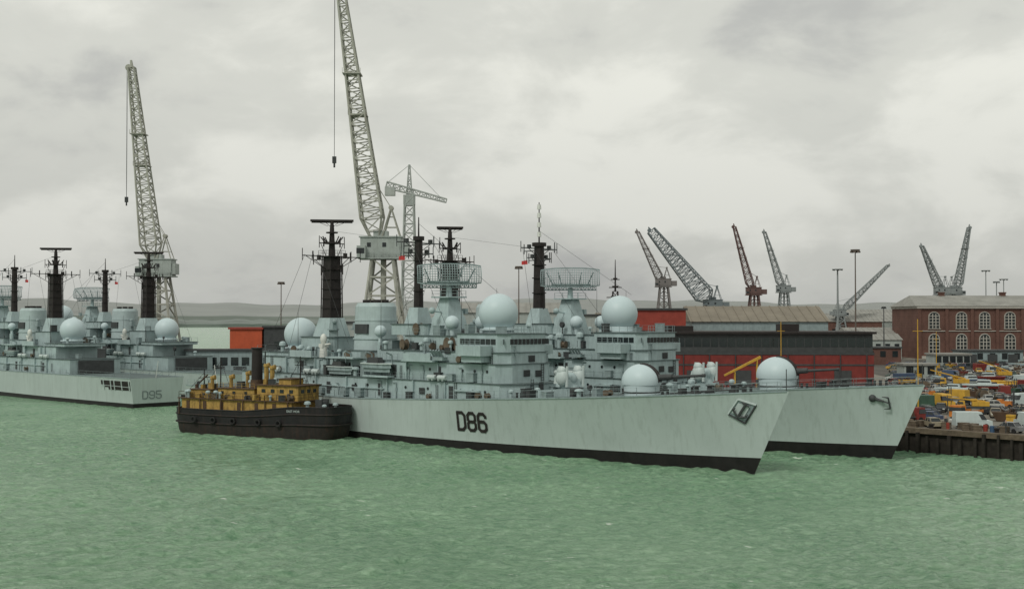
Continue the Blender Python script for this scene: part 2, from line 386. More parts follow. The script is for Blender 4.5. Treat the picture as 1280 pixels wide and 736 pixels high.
    for z in(22.5,25,27.2): m.tube((P,0,z),(P,0,z+.15),.9*pr_,n=10)
    m.tube((P,0,31),(P,0,37.8 if variant==1 else 34),.14,.08,n=6)
    if variant==1:
        m.mi=2
        for z in(32,33.6,35.2,36.6): m.tube((P,0,z),(P,0,z+.8),.36,.3,n=8)
    m.mi=0
    FM=m.obj("foremast",[BLACK,GREY,WHITE],E)
    m=MB()
    for z,w in((30.0,4.4),(28.4,3.0)):
        m.tube((P,-w,z),(P,w,z),.09,n=6); m.tube((P-w*.8,0,z-.3),(P+w*.8,0,z-.3),.09,n=6)
        for sg in(-1,1):
            m.tube((P,sg*w,z-.7),(P,sg*w,z+1.1),.07,n=5); m.tube((P,sg*w*.6,z),(P,0,z-1.6),.06,n=5); m.tube((P+sg*w*.8,0,z-.8),(P+sg*w*.8,0,z+.9),.09,n=5)
            m.box(P-.25,P+.25,sg*w*.55-.25,sg*w*.55+.25,z,z+.6)
    place(m.mesh("yardarm",[DARKG]),"yardarm",FM)
    m=MB(); m.add([(0,0,0),(1.1,.3,-.15),(1.15,.25,-.75),(0,0,-.7)],[(0,1,2,3)]); place(m.mesh("flag",[REDF]),"flag",FM,(P+.2,2.6,28.0))
    F=71.5+o
    m=MB()
    def ell(a,b,n=28): return [(F+a*(abs(cos(2*pi*i/n))**.75)*(1 if cos(2*pi*i/n)>0 else -1),b*(abs(sin(2*pi*i/n))**.75)*(1 if sin(2*pi*i/n)>0 else -1)) for i in range(n)]
    m.mi=0; m.prism(ell(3.7,2.9),13.2,20.2,.93); m.prism(ell(3.62,2.84),17.9,18.15,1); m.prism(ell(3.8,3.0),15.0,15.2,1); m.prism(ell(3.42,2.68),20.2,20.8,.9)
    m.mi=1
    for a in(-1.4,1.4): m.tube((F+a,-.8,20.7),(F+a,-.8,21.3),.6,n=12); m.tube((F+a,.8,20.7),(F+a,.8,21.3),.6,n=12)
    for sg in(1,-1): m.mi=2; m.box(F-1.6,F+1.6,sg*2.6,sg*2.98,15.9,17.4)
    m.obj("funnel",[FUN,BLACK,DARKG],E)
    Q=83.2+o
    m=MB(); m.mi=0; m.box(Q-2.3,Q+2.3,-2.2,2.2,15.2,18.4,.8,.7)
    m.mi=1; m.box(Q-1.15,Q+1.15,-1.15,1.15,18.4,28.6,.12,.12); m.box(Q-1.7,Q+1.7,-1.7,1.7,28.6,28.75)
    for z in(20,21.6,23.2,24.8,26.4): m.box(Q-1.3,Q+1.3,-1.3,1.3,z,z+.1)
    for sg in(-1,1):
        m.tube((Q-1.3,sg*1.25,18.4),(Q-1.15,sg*1.15,28.6),.12,n=4); m.tube((Q+1.3,sg*1.25,18.4),(Q+1.15,sg*1.15,28.6),.12,n=4)
    m.rail([(Q-1.6,-1.6,28.8),(Q+1.6,-1.6,28.8),(Q+1.6,1.6,28.8),(Q-1.6,1.6,28.8),(Q-1.6,-1.6,28.8)],.9,1)
    m.tube((Q,0,28.8),(Q,0,34.0),.62,.35,n=10); m.tube((Q,0,30.8),(Q,0,31.1),1.3,n=12); m.tube((Q,0,32.6),(Q,0,32.8),1.0,n=12)
    for a in range(8):
        t=a*pi/4; m.tube((Q+1.1*cos(t),1.1*sin(t),31.0),(Q+1.9*cos(t),1.9*sin(t),32.0),.1,n=5)
    MM=m.obj("main_mast",[GREY,BLACK],E)
    m=MB()
    for z,w in((28.7,6.0),(30.9,2.6)):
        m.tube((Q,-w,z),(Q,w,z),.09,n=6)
        for sg in(-1,1):
            m.tube((Q,sg*w,z-.8),(Q,sg*w,z+1.2),.07,n=5); m.tube((Q,sg*w*.9,z),(Q,sg*1.2,z-2.2),.06,n=5); m.tube((Q,sg*w*.65,z-.6),(Q,sg*w*.65,z+.8),.12,n=6)
    for z,w in((28.3,5.2),(26.4,3.0)):
        m.tube((Q-w,0,z),(Q+w,0,z),.09,n=6)
        for sg in(-1,1): m.tube((Q+sg*w,0,z-.8),(Q+sg*w,0,z+1.0),.08,n=5); m.box(Q+sg*w*.7-.25,Q+sg*w*.7+.25,-.25,.25,z,z+.8); m.tube((Q+sg*w*.9,0,z),(Q+sg*1.2,0,z-2),.06,n=5)
    place(m.mesh("yardarm",[BLACK]),"yardarm",MM)
    m=MB(); wd=3.6 if variant!=1 else 2.4
    m.box(-wd,wd,-.25,.15,-.16,.2); m.box(-wd*.95,wd*.95,.15,.35,-.35,-.1); m.tube((0,0,-.8),(0,0,0),.3,n=8)
    for x in(-2.2,-1.1,1.1,2.2): m.tube((x,.2,-.25),(x*.3,0,-.9),.05,n=4)
    place(m.mesh("search_radar",[BLACK]),"search_radar",MM,(Q,0,34.7),radians(-128 if variant<2 else 50))
    if front:
        # broad rounded gunhouse, dark slot wrapping the front, barrel trained a little outboard
        G=17.0; z=ZD(G); gr=2.35 if variant!=1 else 2.65; zc=gr*.62+.25
        base=MB(); base.mi=0
        base.tube((0,0,-.1),(0,0,.35),gr*1.0,n=32); base.tube((.1,0,.35),(.1,0,zc),gr*.97,gr*1.0,n=32)
        base.ball((.15,0,zc),gr,36,20,sx=1.1,sy=1.02,sz=.98,t1=pi*.55)
        base.mi=1
        sw=.34
        def dp_(t,y,k): 
            s_=sqrt(max(0,1-(y/(gr*1.02))**2)); return (.15-gr*1.1*s_*sin(t)*k,y,zc+gr*.98*s_*cos(t)*k)
        for q in range(9):
            t=radians(6+q*9); t2=radians(6+(q+1)*9)
            for ya,yb in((-sw,0),(0,sw)): base.add([dp_(t,ya,1.02),dp_(t,yb,1.02),dp_(t2,yb,1.02),dp_(t2,ya,1.02)],[(0,1,2,3)])
        for w_ in(-sw,sw):
            pr=None
            for q in range(11):
                p=dp_(radians(q*9),w_,1.02)
                if pr: base.tube(pr,p,.12,n=5)
                pr=p
        base.tube((.1,0,.35),(.1,0,.5),gr*1.03,n=32)
        GT=base.obj("gun_turret",[RAD,BLACK],E,loc=(G,0,z),rz=radians(14))
        m=MB(); m.tube((-1.6,0,0),(-8.2,0,.45),.25,.17,n=10); m.tube((-1.4,0,0),(-4.2,0,.2),.46,.38,n=10); m.tube((-8.2,0,.45),(-8.6,0,.48),.23,n=10)
        place(m.mesh("gun_barrel",[DARKG]),"gun_barrel",GT,(0,0,zc+.55))
        H=29.5;z=ZD(H)+.05
        m=MB(); m.tube((H,0,z),(H,0,z+.7),2.0,n=20); m.tube((H,0,z+.7),(H,0,z+1.5),1.3,1.1,n=14); m.box(H-.8,H+.8,-1.3,1.3,z+1.2,z+2.3,.15,.0); m.ball((H,0,z+2.3),.95,14,8)
        LB=m.obj("missile_launcher",[GREY],E)
        for sg in(-1,1):
            m=MB(); m.ball((0,0,.35),1.0,18,12,sx=1.0,sy=.72,sz=1.15); m.ball((.05,0,1.25),.72,16,10,sx=1.0,sy=.8,sz=.9); m.tube((-.85,0,-.9),(-.95,0,1.9),.2,.16,n=8); m.box(.3,1.15,-.42,.42,-.5,.6,.15,.05); m.tube((.5,0,.6),(.5,0,1.9),.16,n=6)
            place(m.mesh("launcher_arm",[PALE]),"launcher_arm",LB,(H,sg*1.65,z+2.2))
        for sg in(1,-1):
            uc,zc=.9,7.35
            def hp(du,dz,of): return (uc+du,sg*(hb(uc+du,zc+dz)+of),zc+dz)
            dm=[(-1.75,.35),(-.1,1.5),(1.7,-.1),(.1,-1.55)]
            m=MB()
            if variant!=1:
                dm=[(-1.7,.75),(.35,1.35),(1.75,-.45),(-.15,-1.5)]
                m.mi=2; m.add([hp(a,b,.05) for a,b in dm],[(0,1,2,3)])
                m.mi=1
                for (a,b),(c,d) in ((dm[0],dm[3]),(dm[3],dm[2])): m.tube(hp(a,b,.08),hp(c,d,.08),.12,n=5)
                m.mi=0
                for (a,b),(c,d) in ((dm[0],dm[1]),(dm[1],dm[2])): m.tube(hp(a,b,.08),hp(c,d,.08),.12,n=5)
                m.mi=0; dd=[(a*.66+.1,b*.66+.05) for a,b in dm]; m.add([hp(a,b,.16) for a,b in dd],[(0,1,2,3)])
                m.mi=1
                m.tube(hp(-.65,.85,.3),hp(.45,-.7,.35),.16,n=6); m.tube(hp(.95,.1,.4),hp(.45,-.75,.35),.13,n=6); m.tube(hp(-.5,-.75,.4),hp(.45,-.75,.35),.13,n=6); m.tube(hp(-.95,.55,.3),hp(-.2,1.05,.3),.1,n=6)
                m.tube(hp(.95,.1,.4),hp(.6,.35,.4),.16,.04,n=6); m.tube(hp(-.5,-.75,.4),hp(-.75,-.4,.4),.16,.04,n=6)
                m.obj("anchor",[PALE,DARKG,GREY2],E)
            else:
                m.tube(hp(1.0,.6,-.1),hp(-.6,.2,.45),.24,.15,n=8); m.tube(hp(-.6,.2,.4),hp(-1.5,-.05,.6),.1,n=6); m.tube(hp(-1.3,.7,.6),hp(-1.4,-.7,.5),.12,n=6)
                m.tube(hp(-1.3,.7,.6),hp(-.5,.8,.5),.12,.04,n=6); m.tube(hp(-1.4,-.7,.5),hp(-.6,-.8,.4),.12,.04,n=6); m.ball(hp(.9,.55,0),.5,12,8)
                m.obj("anchor",[DARKG],E)
        for u,v in((3,0),(7.5,-1.4),(7.5,1.4)): place(SM["capstan"],"capstan",E,(u,v,ZD(u)))
        for u in(1.5,11,24,33.5):
            for sg in(-1,1): place(SM["mooring_bitts"],"mooring_bitts",E,(u,sg*(hb(u,ZD(u))-1.0),ZD(u)))
        for v in(-.8,.8):
            m=MB(); m.tube((3,v*.3,ZD(3)+.4),(12,v,ZD(12)+.15),.09,n=5); m.obj("anchor_chain",[DARKG],E)
        m=MB(); m.tube((-4.3,0,9.8),(-4.3,0,12.4),.06,n=5); m.obj("jack_staff",[DARKG],E)
        for u,v in((21.5,3.6),(22.5,-3.4),(24.6,1.5),(26,-1.8),(25,3.8),(33,2.8),(34,-2.8),(32.5,4.6),(22,1),(32,0),(9,2.2),(23.5,5),(28.5,5.6),(35.5,5.4)):
            nm=rnd.choice(["locker","ventilator","dark_locker","hose_reel","searchlight"]); s=rnd.uniform(.7,1.2); place(SM[nm],ALIAS.get(nm,nm),E,(u,v,ZD(u)),rnd.choice([0,1.57]),scale=(s,s,s*rnd.uniform(.6,1.1)))
    for sg in(1,-1):
        m=MB(); 
        pl=[(-3.6,0),(-2.4,-.95),(2.8,-1.0),(3.2,-.7),(3.2,.7),(2.8,1.0),(-2.4,.95)]
        m.mi=0; m.prism([(x*.85,y*.6) for x,y in pl],-.5,.1); m.prism([(x*.93,y*.85) for x,y in pl],.1,.7); m.mi=1; m.prism(pl,.7,.85); m.mi=2; m.box(-1,1.8,-.6,.6,.85,1.7,.3,.1)
        bme=m.mesh("ship_boat",[GREY2,PALE,DARKG]); place(bme,"ship_boat",E,(63+o,sg*6.6,10.7),0)
        place(bme,"ship_boat",E,(73+o,sg*5.9,10.0),0,scale=(.9,.9,.9))
        for u in(60.6,65.4,70.6,75.2):
            m=MB(); m.tube((u+o,sg*5.3,9.3),(u+o,sg*5.7,12.8),.14,n=6); m.tube((u+o,sg*5.7,12.8),(u+o,sg*6.8,13.2),.13,n=6); m.tube((u+o,sg*6.8,13.2),(u+o,sg*6.7,11.4),.04,n=4)
            m.obj("boat_davit",[GREY2],E)
        for u in(48.5,50.7,79,81.2,90,92.2): place(SM["life_raft"],"life_raft",E,(u+o,sg*6.35,9.35),0)
        m=MB(); m.tube((0,0,0),(0,0,1.6),.7,.6,n=12); m.box(-.5,.5,-.6,.6,1.6,2.2); m.ball((0,0,2.9),.55,14,8,sz=1.7); m.tube((-.3,0,2.0),(-1.8,0,2.2),.16,n=8)
        place(m.mesh("close_in_gun",[WHITE]),"close_in_gun",E,(79.5+o,sg*4.4,12))
        m=MB(); m.box(-1.2,1.2,-.5,.5,0,.5)
        for a in range(4): m.tube((-.9+a*.6,0,.4),(-.9+a*.6,sg*.9,1.5),.16,n=8)
        place(m.mesh("decoy_launcher",[GREY2]),"decoy_launcher",E,(49.5,sg*6.0,12.25))
        place(SM["sat"],"small_radome",E,(50+o,sg*3.0,15.8)); place(SM["sat"],"small_radome",E,(66.6+o,sg*3.0,14.6),scale=(.9,.9,.9))
        for u,v,z in((47.4,3.6,15.8),(65+o,4.2,13.6),(77+o,3.4,12.1),(88+o,3.4,12.7)): place(SM["whip"],"whip_aerial",E,(u,sg*v,z))
        m=MB(); m.tube((Q-3.6,sg*2.4,12.2),(Q-3.6,sg*2.4,16.4),.35,n=8); m.tube((Q-3.6,sg*2.4,16.4),(Q-3.6,sg*2.4,16.6),1.0,n=10); m.box(Q-4.1,Q-3.1,sg*2.4-.5,sg*2.4+.5,16.6,17.6,.1,.1); m.ball((Q-4.0,sg*2.4,17.8),.45,10,6)
        m.obj("fire_director",[GREY2],E)
        m=MB(); m.tube((66.6+o,sg*3.0,12.0),(66.6+o,sg*3.0,14.65),.5,n=10); m.obj("pedestal",[GREY],E)
    fit=[(48,2,15.8),(56.5,-2,15.8),(64.5,2,13.6),(65,-1,13.6),(77.3,-2,12),(79.5,2.4,15.3),(87,-2.2,15.3),(89,3.6,12.7),(96.5,3,12.7),(96,-3.2,12.7),(100,3,9.4),(99,-2,9.4),(45.6,3.6,16.2),(45.6,-3.6,16.2),(40,2.8,16.2),(40,-2.8,16.2),(53,3,15.8),(58,2.6,15.8)]
    for u,v,z in fit+[(rnd.uniform(47,64),rnd.choice([4.6,-4.6,4.2]),13.6) for _ in range(12)]+[(rnd.uniform(66.5,78),rnd.uniform(4.0,4.4),12.05) for _ in range(6)]+[(rnd.uniform(80,96),rnd.uniform(3.6,5.0),12.1) for _ in range(8)]+[(rnd.uniform(66.5,78),rnd.uniform(4.7,5.5),9.35) for _ in range(7)]:
        nm=rnd.choice(["locker","ventilator","locker","dark_locker","searchlight","hose_reel"]); s=rnd.uniform(.7,1.25); place(SM[nm],ALIAS.get(nm,nm),E,(u+(o if u>46 else 0),v,z),rnd.choice([0,1.57,.8]),scale=(s,s,s*rnd.uniform(.7,1.4)))
    m=MB()
    for a,b in(((P,0,33),(43.4,0,22.0)),((P,1.5,30.2),(50,3.5,16)),((Q,0,33),(P,0,30)),((Q,4,28.9),(90+o,4,12.8)),((Q,-4,28.9),(90+o,-4,12.8)),((Q,3,28.9),(74+o,3.5,14.2)),((Q,5.5,28.9),(96+o,4.5,12.8)),((P,-3,30.2),(50,-3.5,16)),((P,4,30),(58+o,4,13.6))): m.tube(a,b,.025,n=4)
    m.obj("rigging",[DARKG],E)
    m=MB(); z=6.05
    for sg in(-1,1): 
        for k in range(6):
            u=103+o+k*(Lw-105-o)/6; m.tube((u,sg*5.9,z),(u,sg*6.9,z+.6),.05,n=4)
    m.obj("deck_netting",[GREY2],E)
    m=MB(); m.mi=0; m.box(101.3+o*1.3,101.5+o*1.3,-4.2,4.2,6.1,9.0); m.obj("hangar_door",[DARKG],E)
    if num:
        if not transom:
            bt=block_text(num,1.38,2.4,.62,.45)
            for sg in(1,-1):
                m=MB()
                for pts,d in bt:
                    m.add([(42.0-sg*p.x,sg*(hb(42.0-sg*p.x,3.9+p.y)+.06+d*.001),3.9+p.y) for p in pts],[(0,1,2,3)])
                m.obj("hull_number",[BLACK],E,smooth=False)
        else:
            m=MB()
            for pts,d in block_text(num,1.1,1.5,.45,.24):
                m.add([(Lw+.05+d*.001,p.x-1.2,2.55+p.y) for p in pts],[(0,1,2,3)])
            m.obj("hull_number",[LETTER],E,smooth=False)
            m=MB(); m.mi=0; N_=8; u0=Lw-.3; u1=Lw-11.5
            for k in range(N_):
                ua=u0+(u1-u0)*k/N_; ub=u0+(u1-u0)*(k+1)/N_
                lo=3.5 if k<6 else 3.5+.5*(k-5)
                m.add([(ua,-(hb(ua,lo)+.05),lo),(ub,-(hb(ub,lo)+.05),lo),(ub,-(hb(ub,5.4)+.05),5.4),(ua,-(hb(ua,5.4)+.05),5.4)],[(0,1,2,3)])
            m.mi=1
            for k in(0,2,4,5,7): 
                ua=u0+(u1-u0)*k/N_-.3; m.tube((ua,-(hb(ua,3.5)+.1),3.5),(ua,-(hb(ua,5.4)+.1),5.4),.12,n=5)
            m.tube((u0,-(hb(u0,4.2)+.1),4.2),(u1,-(hb(u1,4.2)+.1),4.4),.06,n=4)
            m.obj("mooring_opening",[BLACK,PALE],E,smooth=False)
    m=MB(); m.tube((Lw-.6,0,6),(Lw+.3,0,9.5),.06,n=5); m.obj("ensign_staff",[WHITE],E)
    return E

A=(-.711,.703)
ANG=atan2(A[1],A[0])
destroyer((28.9,143.0),ANG,119.5,0,"pale grey destroyer numbered D86 moored as outer ship of pair","D86",variant=0)
destroyer((49.5,156.9),ANG,119.5,2.2,"pale grey destroyer berthed inside between another destroyer and quay",variant=1)
a2=atan2(-.69,.72)
destroyer((-171.9,343.8),a2,136,6.4,"grey destroyer with D95 on its stern, moored outermost","D95",transom=True,variant=2)
destroyer((-155.3,361.1),a2,136,6.4,"grey destroyer moored against the quay beside its sister",variant=3)

# ------------------------------------------------------------------ tug
def tug():
    E=top("harbour_tug","old black and ochre steam tug alongside the destroyer hull","tugboat",(-39.6,190.3,0),atan2(-.47,.88))
    Lh=16.0;B=4.4
    def plan(k,n=48):
        r=[]
        for i in range(n):
            t=2*pi*i/n; c=cos(t);s=sin(t)
            r.append((Lh*k*(abs(c)**.62)*(1 if c>0 else -1),B*k*(abs(s)**.45)*(1 if s>0 else -1)))
        return r
    def sheer(x):
        q=max(0,min(1,(x+1)/12)); q=q*q*(3-2*q); return 3.9+.95*q
    m=MB(); n=48; vs=[];P1=plan(1)
    for k,f in((.90,None),(.97,0.12),(.985,.4),(1.0,.75),(1.0,1.0)):
        for x,y in P1:
            z=-1.2 if f is None else sheer(x)*f
            vs.append((x*k,y*k,z))
    fs=[]
    for j in range(4):
        for i in range(n): fs.append((j*n+i,j*n+(i+1)%n,(j+1)*n+(i+1)%n,(j+1)*n+i))
    m.add(vs,fs); 
    for idx,f in enumerate(m.f): m.m[idx]=1 if idx<n*2 else 0
    m.mi=2; m.add([(x*.97,y*.97,sheer(x)-.9) for x,y in P1],[tuple(range(n))])
    m.mi=0
    for i in range(n):
        x,y=P1[i];x2,y2=P1[(i+1)%n]
        m.tube((x,y,sheer(x)+.03),(x2,y2,sheer(x2)+.03),.1,n=5)
    for f in(.45,.78):
        m.mi=1
        for i in range(n):
            x,y=P1[i];x2,y2=P1[(i+1)%n]; m.tube((x*1.003,y*1.006,sheer(x)*f),(x2*1.003,y2*1.006,sheer(x2)*f),.13,n=5)
    m.obj("hull",[TUGH,TUGR,BROWN],E)
    m=MB(); m.mi=0; m.box(-13.6,8.6,-3.4,3.4,2.6,5.5); m.mi=1; m.box(-14.2,9.4,-3.75,3.75,5.5,5.65)
    for k in range(6): m.box(-12.6+k*3.5,-11.9+k*3.5,-3.46,-3.4,4.0,5.2)
    for k in range(6): m.box(-14.0+k*4.4,-13.86+k*4.4,-3.75,-3.6,3,5.5)
    m.obj("deckhouse",[OCHRE,BROWN],E)
    m=MB(); m.mi=0; m.box(1.2,9.2,-2.6,2.6,5.65,7.9); m.mi=1; m.box(.9,9.6,-2.9,2.9,7.9,8.05); m.mi=0; m.box(-7.0,0.4,-2.3,2.3,5.65,7.2); m.mi=1; m.box(-7.2,0.6,-2.5,2.5,7.2,7.32); m.mi=0; m.box(-13.0,-8.4,-2.5,2.5,5.65,6.9); m.mi=1; m.box(-13.2,-8.2,-2.7,2.7,6.9,7.0)
    m.mi=0; m.box(4.6,7.0,-1.5,1.5,8.05,8.9); m.mi=1; m.box(4.4,7.2,-1.7,1.7,8.9,9.0)
    m.obj("wheelhouse",[OCHRE,BROWN],E)
    for k in range(4): place(SM["window"],"window",E,(2.5+k*1.8,-2.64,7.1),0,scale=(.8,1,.7))
    for k in range(3): place(SM["window"],"window",E,(-6.1+k*2.4,-2.34,6.6),0,scale=(.6,1,.55))
    for k in range(3): place(SM["window"],"window",E,(9.24,-1.5+k*1.5,7.1),radians(90),scale=(.8,1,.7))
    m=MB(); m.mi=0; m.tube((-1.0,0,7.2),(-1.0,0,13.5),.9,.82,n=18); m.tube((-1.0,0,13.5),(-1.0,0,13.7),.97,n=18); m.tube((-.1,.9,7),(-.1,.9,13.0),.1,n=6); m.mi=1; m.tube((-1.0,0,7.2),(-1.0,0,8.6),1.05,1.0,n=18)
    m.obj("funnel",[BLACK,BROWN],E)
    for x,y,h,r_ in((1.9,-1.2,2.7,.36),(2.9,-1.0,2.4,.36),(-4.0,1.3,2.0,.3),(-9,-1.4,1.6,.28),(-5.6,-.8,1.5,.3)):
        m=MB(); m.tube((0,0,0),(0,0,h),r_,n=10); m.tube((0,0,h),(0,0,h+.45),r_*1.35,r_*1.2,n=10); m.tube((0,0,h+.2),(.5,0,h+.25),.3,.42,n=10); place(m.mesh("ventilator_cowl",[OCHRE]),"ventilator_cowl",E,(x,y,8.05 if x>0 else 7.3 if x>-8 else 7.0),.3)
    for x,h in((-8.5,12.0),(7.6,12.4),(-12,10.0)):
        m=MB(); m.tube((x,0,3),(x,0,h),.14,.08,n=8); m.tube((x,-1.3,h-1.3),(x,1.3,h-1.3),.06,n=5); m.tube((x,0,h-.5),(x-4,0,6),.03,n=4); m.tube((x,0,h-.5),(x+3,0,5),.03,n=4); m.obj("mast",[BLACK],E)
    m=MB(); m.tube((-13.6,0,3.5),(-13.6,0,7.6),.28,n=10); m.tube((-13.6,0,7.4),(-10.4,-1,9.2),.13,n=6); m.box(-14.2,-13.1,-.6,.6,5.7,6.6); m.obj("deck_crane",[BROWN],E)
    m=MB(); m.rail([(-14,-3.65,5.65),(9.2,-3.65,5.65),(9.2,3.65,5.65),(-14,3.65,5.65),(-14,-3.65,5.65)],.95,1.6,.04); m.obj("guardrail",[BROWN],E)
    m=MB(); m.rail([(-7.1,-2.4,7.3),(.5,-2.4,7.3)],.8,1.2,.035); m.obj("upper_guardrail",[OCHRE],E)
    m=MB(); m.tube((0,-.5,0),(0,.5,0),.7,n=14); m.box(-.6,.6,-.9,-.6,-.6,.9); m.box(-.6,.6,.6,.9,-.6,.9); place(m.mesh("winch",[DARKG]),"winch",E,(11.8,0,5.0))
    ylock=_locker(OCHRE); rr=random.Random(4)
    for k in range(30):
        x=rr.uniform(-13.3,8.8); y=rr.uniform(-3.4,-2.8); nm=rr.choice(["dark_locker","yl","ventilator","hose_reel","searchlight","yl"]); s=rr.uniform(.4,.85)
        place(ylock if nm=="yl" else SM[nm],"locker" if nm=="yl" else ALIAS.get(nm,nm),E,(x,y,5.65),rr.uniform(0,3),scale=(s,s,s))
    for k in range(14):
        x=rr.choice([rr.uniform(-12.5,-8.8),rr.uniform(-6.6,-2.2),rr.uniform(1.6,4.2)]); z=7.0 if x<-8 else 7.32 if x<1 else 8.05; nm=rr.choice(["dark_locker","yl","ventilator","hose_reel","searchlight"]); s=rr.uniform(.5,.9)
        place(ylock if nm=="yl" else SM[nm],"locker" if nm=="yl" else ALIAS.get(nm,nm),E,(x,rr.uniform(-2,1),z),rr.uniform(0,3),scale=(s,s,s))
    for x,y,s in((10.4,-1.8,1),(10.6,1.5,1.1),(13.6,1.0,.8),(13,-1,.7)): place(SM["ventilator"],"ventilator",E,(x,y,4.1),0,scale=(s,s,s))
    t=MB()
    for i in range(14):
        a=2*pi*i/14;b=2*pi*(i+1)/14; t.tube((.42*cos(a),0,.42*sin(a)),(.42*cos(b),0,.42*sin(b)),.16,n=6)
    tm=t.mesh("fender_tyre",[TYRE])
    for x in(-10,-6,-2,3,7): place(tm,"fender_tyre",E,(x,-B-.2,2.3))
    tv,tf=text_geo("EAST MOR",.5,.0); m=MB()
    def hw(x): 
        c=(abs(x)/Lh)**(1/.62); s=sqrt(max(0,1-c*c)); return B*s**.45
    m.add([(9.6+x,-hw(9.6+x)-.1,4.25+y) for x,y in tv],tf); m.obj("name_lettering",[PALE],E,smooth=False)
tug()

# ------------------------------------------------------------------ water
def grid_axis(a,b,step,far,k=1.25):
    c=list(np.arange(a,b,step)); s=step; x=b; hi=[]
    while x<far: hi.append(x); s*=k; x+=s
    hi.append(far); lo=[]; s=step; x=a-step
    while x>-far: lo.append(x); s*=k; x-=s
    lo.append(-far); return np.array(lo[::-1]+c+hi)
xs=grid_axis(-112,112,.3,14000); ys=grid_axis(74,262,.3,14000)
X,Y=np.meshgrid(xs,ys)
Z=np.zeros_like(X); rs=np.random.RandomState(3)
WX=X+1.6*np.sin(X*.13+Y*.09)+1.1*np.sin(Y*.21-X*.17+1)+.3*np.sin(X*.9+Y*.7); WY=Y+1.5*np.sin(X*.11-Y*.15+2)+1.0*np.sin(X*.23+Y*.19)+.3*np.sin(Y*1.1-X*.6)
for i in range(60):
    lam=.95*(5.2/.95)**rs.uniform(0,1); th=radians(-62+rs.normal(0,44)); k=2*pi/lam; ph=rs.uniform(0,2*pi)
    w=k*(WX*cos(th)+WY*sin(th))+ph
    amp=.0135*lam**.85*np.clip(.55+.75*np.sin(X*.09*cos(i)+Y*.09*sin(i)+i*1.7),.05,2)
    Z+=amp*(1-np.abs(np.sin(w/2))*1.6)
fade=np.clip((330-np.hypot(X,Y))/170,0,1); Z*=fade; Z-=Z.mean()
nx,ny=len(xs),len(ys)
co=np.stack([X,Y,Z],-1).reshape(-1,3)
idx=np.arange(nx*ny).reshape(ny,nx)
fc=np.stack([idx[:-1,:-1],idx[:-1,1:],idx[1:,1:],idx[1:,:-1]],-1).reshape(-1,4)
me=bpy.data.meshes.new("water"); me.vertices.add(len(co)); me.vertices.foreach_set("co",co.ravel())
me.loops.add(fc.size); me.loops.foreach_set("vertex_index",fc.ravel()); me.polygons.add(len(fc)); me.polygons.foreach_set("loop_start",np.arange(0,fc.size,4)); me.polygons.foreach_set("use_smooth",np.ones(len(fc),bool))
me.update(calc_edges=True)
wm=bpy.data.materials.new("water_green"); wm.use_nodes=True; nt=wm.node_tree;N=nt.nodes;L=nt.links;b=N["Principled BSDF"]
b.inputs["Roughness"].default_value=.12; b.inputs["IOR"].default_value=1.33
tc=N.new("ShaderNodeTexCoord")
def nz(sc,det,vec,rot=0,rough=.6,dist=0):
    mp=N.new("ShaderNodeMapping"); mp.inputs["Scale"].default_value=vec; mp.inputs["Rotation"].default_value=(0,0,rot)
    L.new(tc.outputs["Object"],mp.inputs["Vector"]); n=N.new("ShaderNodeTexNoise"); n.inputs["Scale"].default_value=sc; n.inputs["Detail"].default_value=det; n.inputs["Roughness"].default_value=rough; n.inputs["Distortion"].default_value=dist
    L.new(mp.outputs["Vector"],n.inputs["Vector"]); return n
n1=nz(1.8,10,(.8,1.3,1),.4,.72,.6); n2=nz(.03,5,(1,1,1)); n3=nz(1.3,12,(.6,1.0,1),.3,.85,.8)
r=N.new("ShaderNodeValToRGB"); r.color_ramp.elements[0].position=.41;r.color_ramp.elements[1].position=.60
r.color_ramp.elements[0].color=(.105,.235,.13,1); r.color_ramp.elements[1].color=(.31,.475,.315,1)
ad=N.new("ShaderNodeMath"); ad.operation='MULTIPLY_ADD'; ad.inputs[1].default_value=.78; L.new(n3.outputs["Fac"],ad.inputs[0])
m2=N.new("ShaderNodeMath"); m2.operation='MULTIPLY'; m2.inputs[1].default_value=.22; L.new(n2.outputs["Fac"],m2.inputs[0]); L.new(m2.outputs[0],ad.inputs[2])
L.new(ad.outputs[0],r.inputs["Fac"])
n4=nz(.42,12,(.6,1.5,1),.2,.68,.5); r4=N.new("ShaderNodeValToRGB"); r4.color_ramp.elements[0].position=.655; r4.color_ramp.elements[1].position=.685; L.new(n4.outputs["Fac"],r4.inputs["Fac"])
mx=N.new("ShaderNodeMix"); mx.data_type='RGBA'; L.new(r4.outputs["Color"],mx.inputs[0]); L.new(r.outputs["Color"],mx.inputs[6]); mx.inputs[7].default_value=(.68,.75,.66,1)
L.new(mx.outputs[2],b.inputs["Base Color"])
bp=N.new("ShaderNodeBump"); bp.inputs["Strength"].default_value=1.0; bp.inputs["Distance"].default_value=.5; L.new(n1.outputs["Fac"],bp.inputs["Height"]); L.new(bp.outputs["Normal"],b.inputs["Normal"])
me.materials.append(wm)
o=place(me,"water"); o["kind"]="structure"

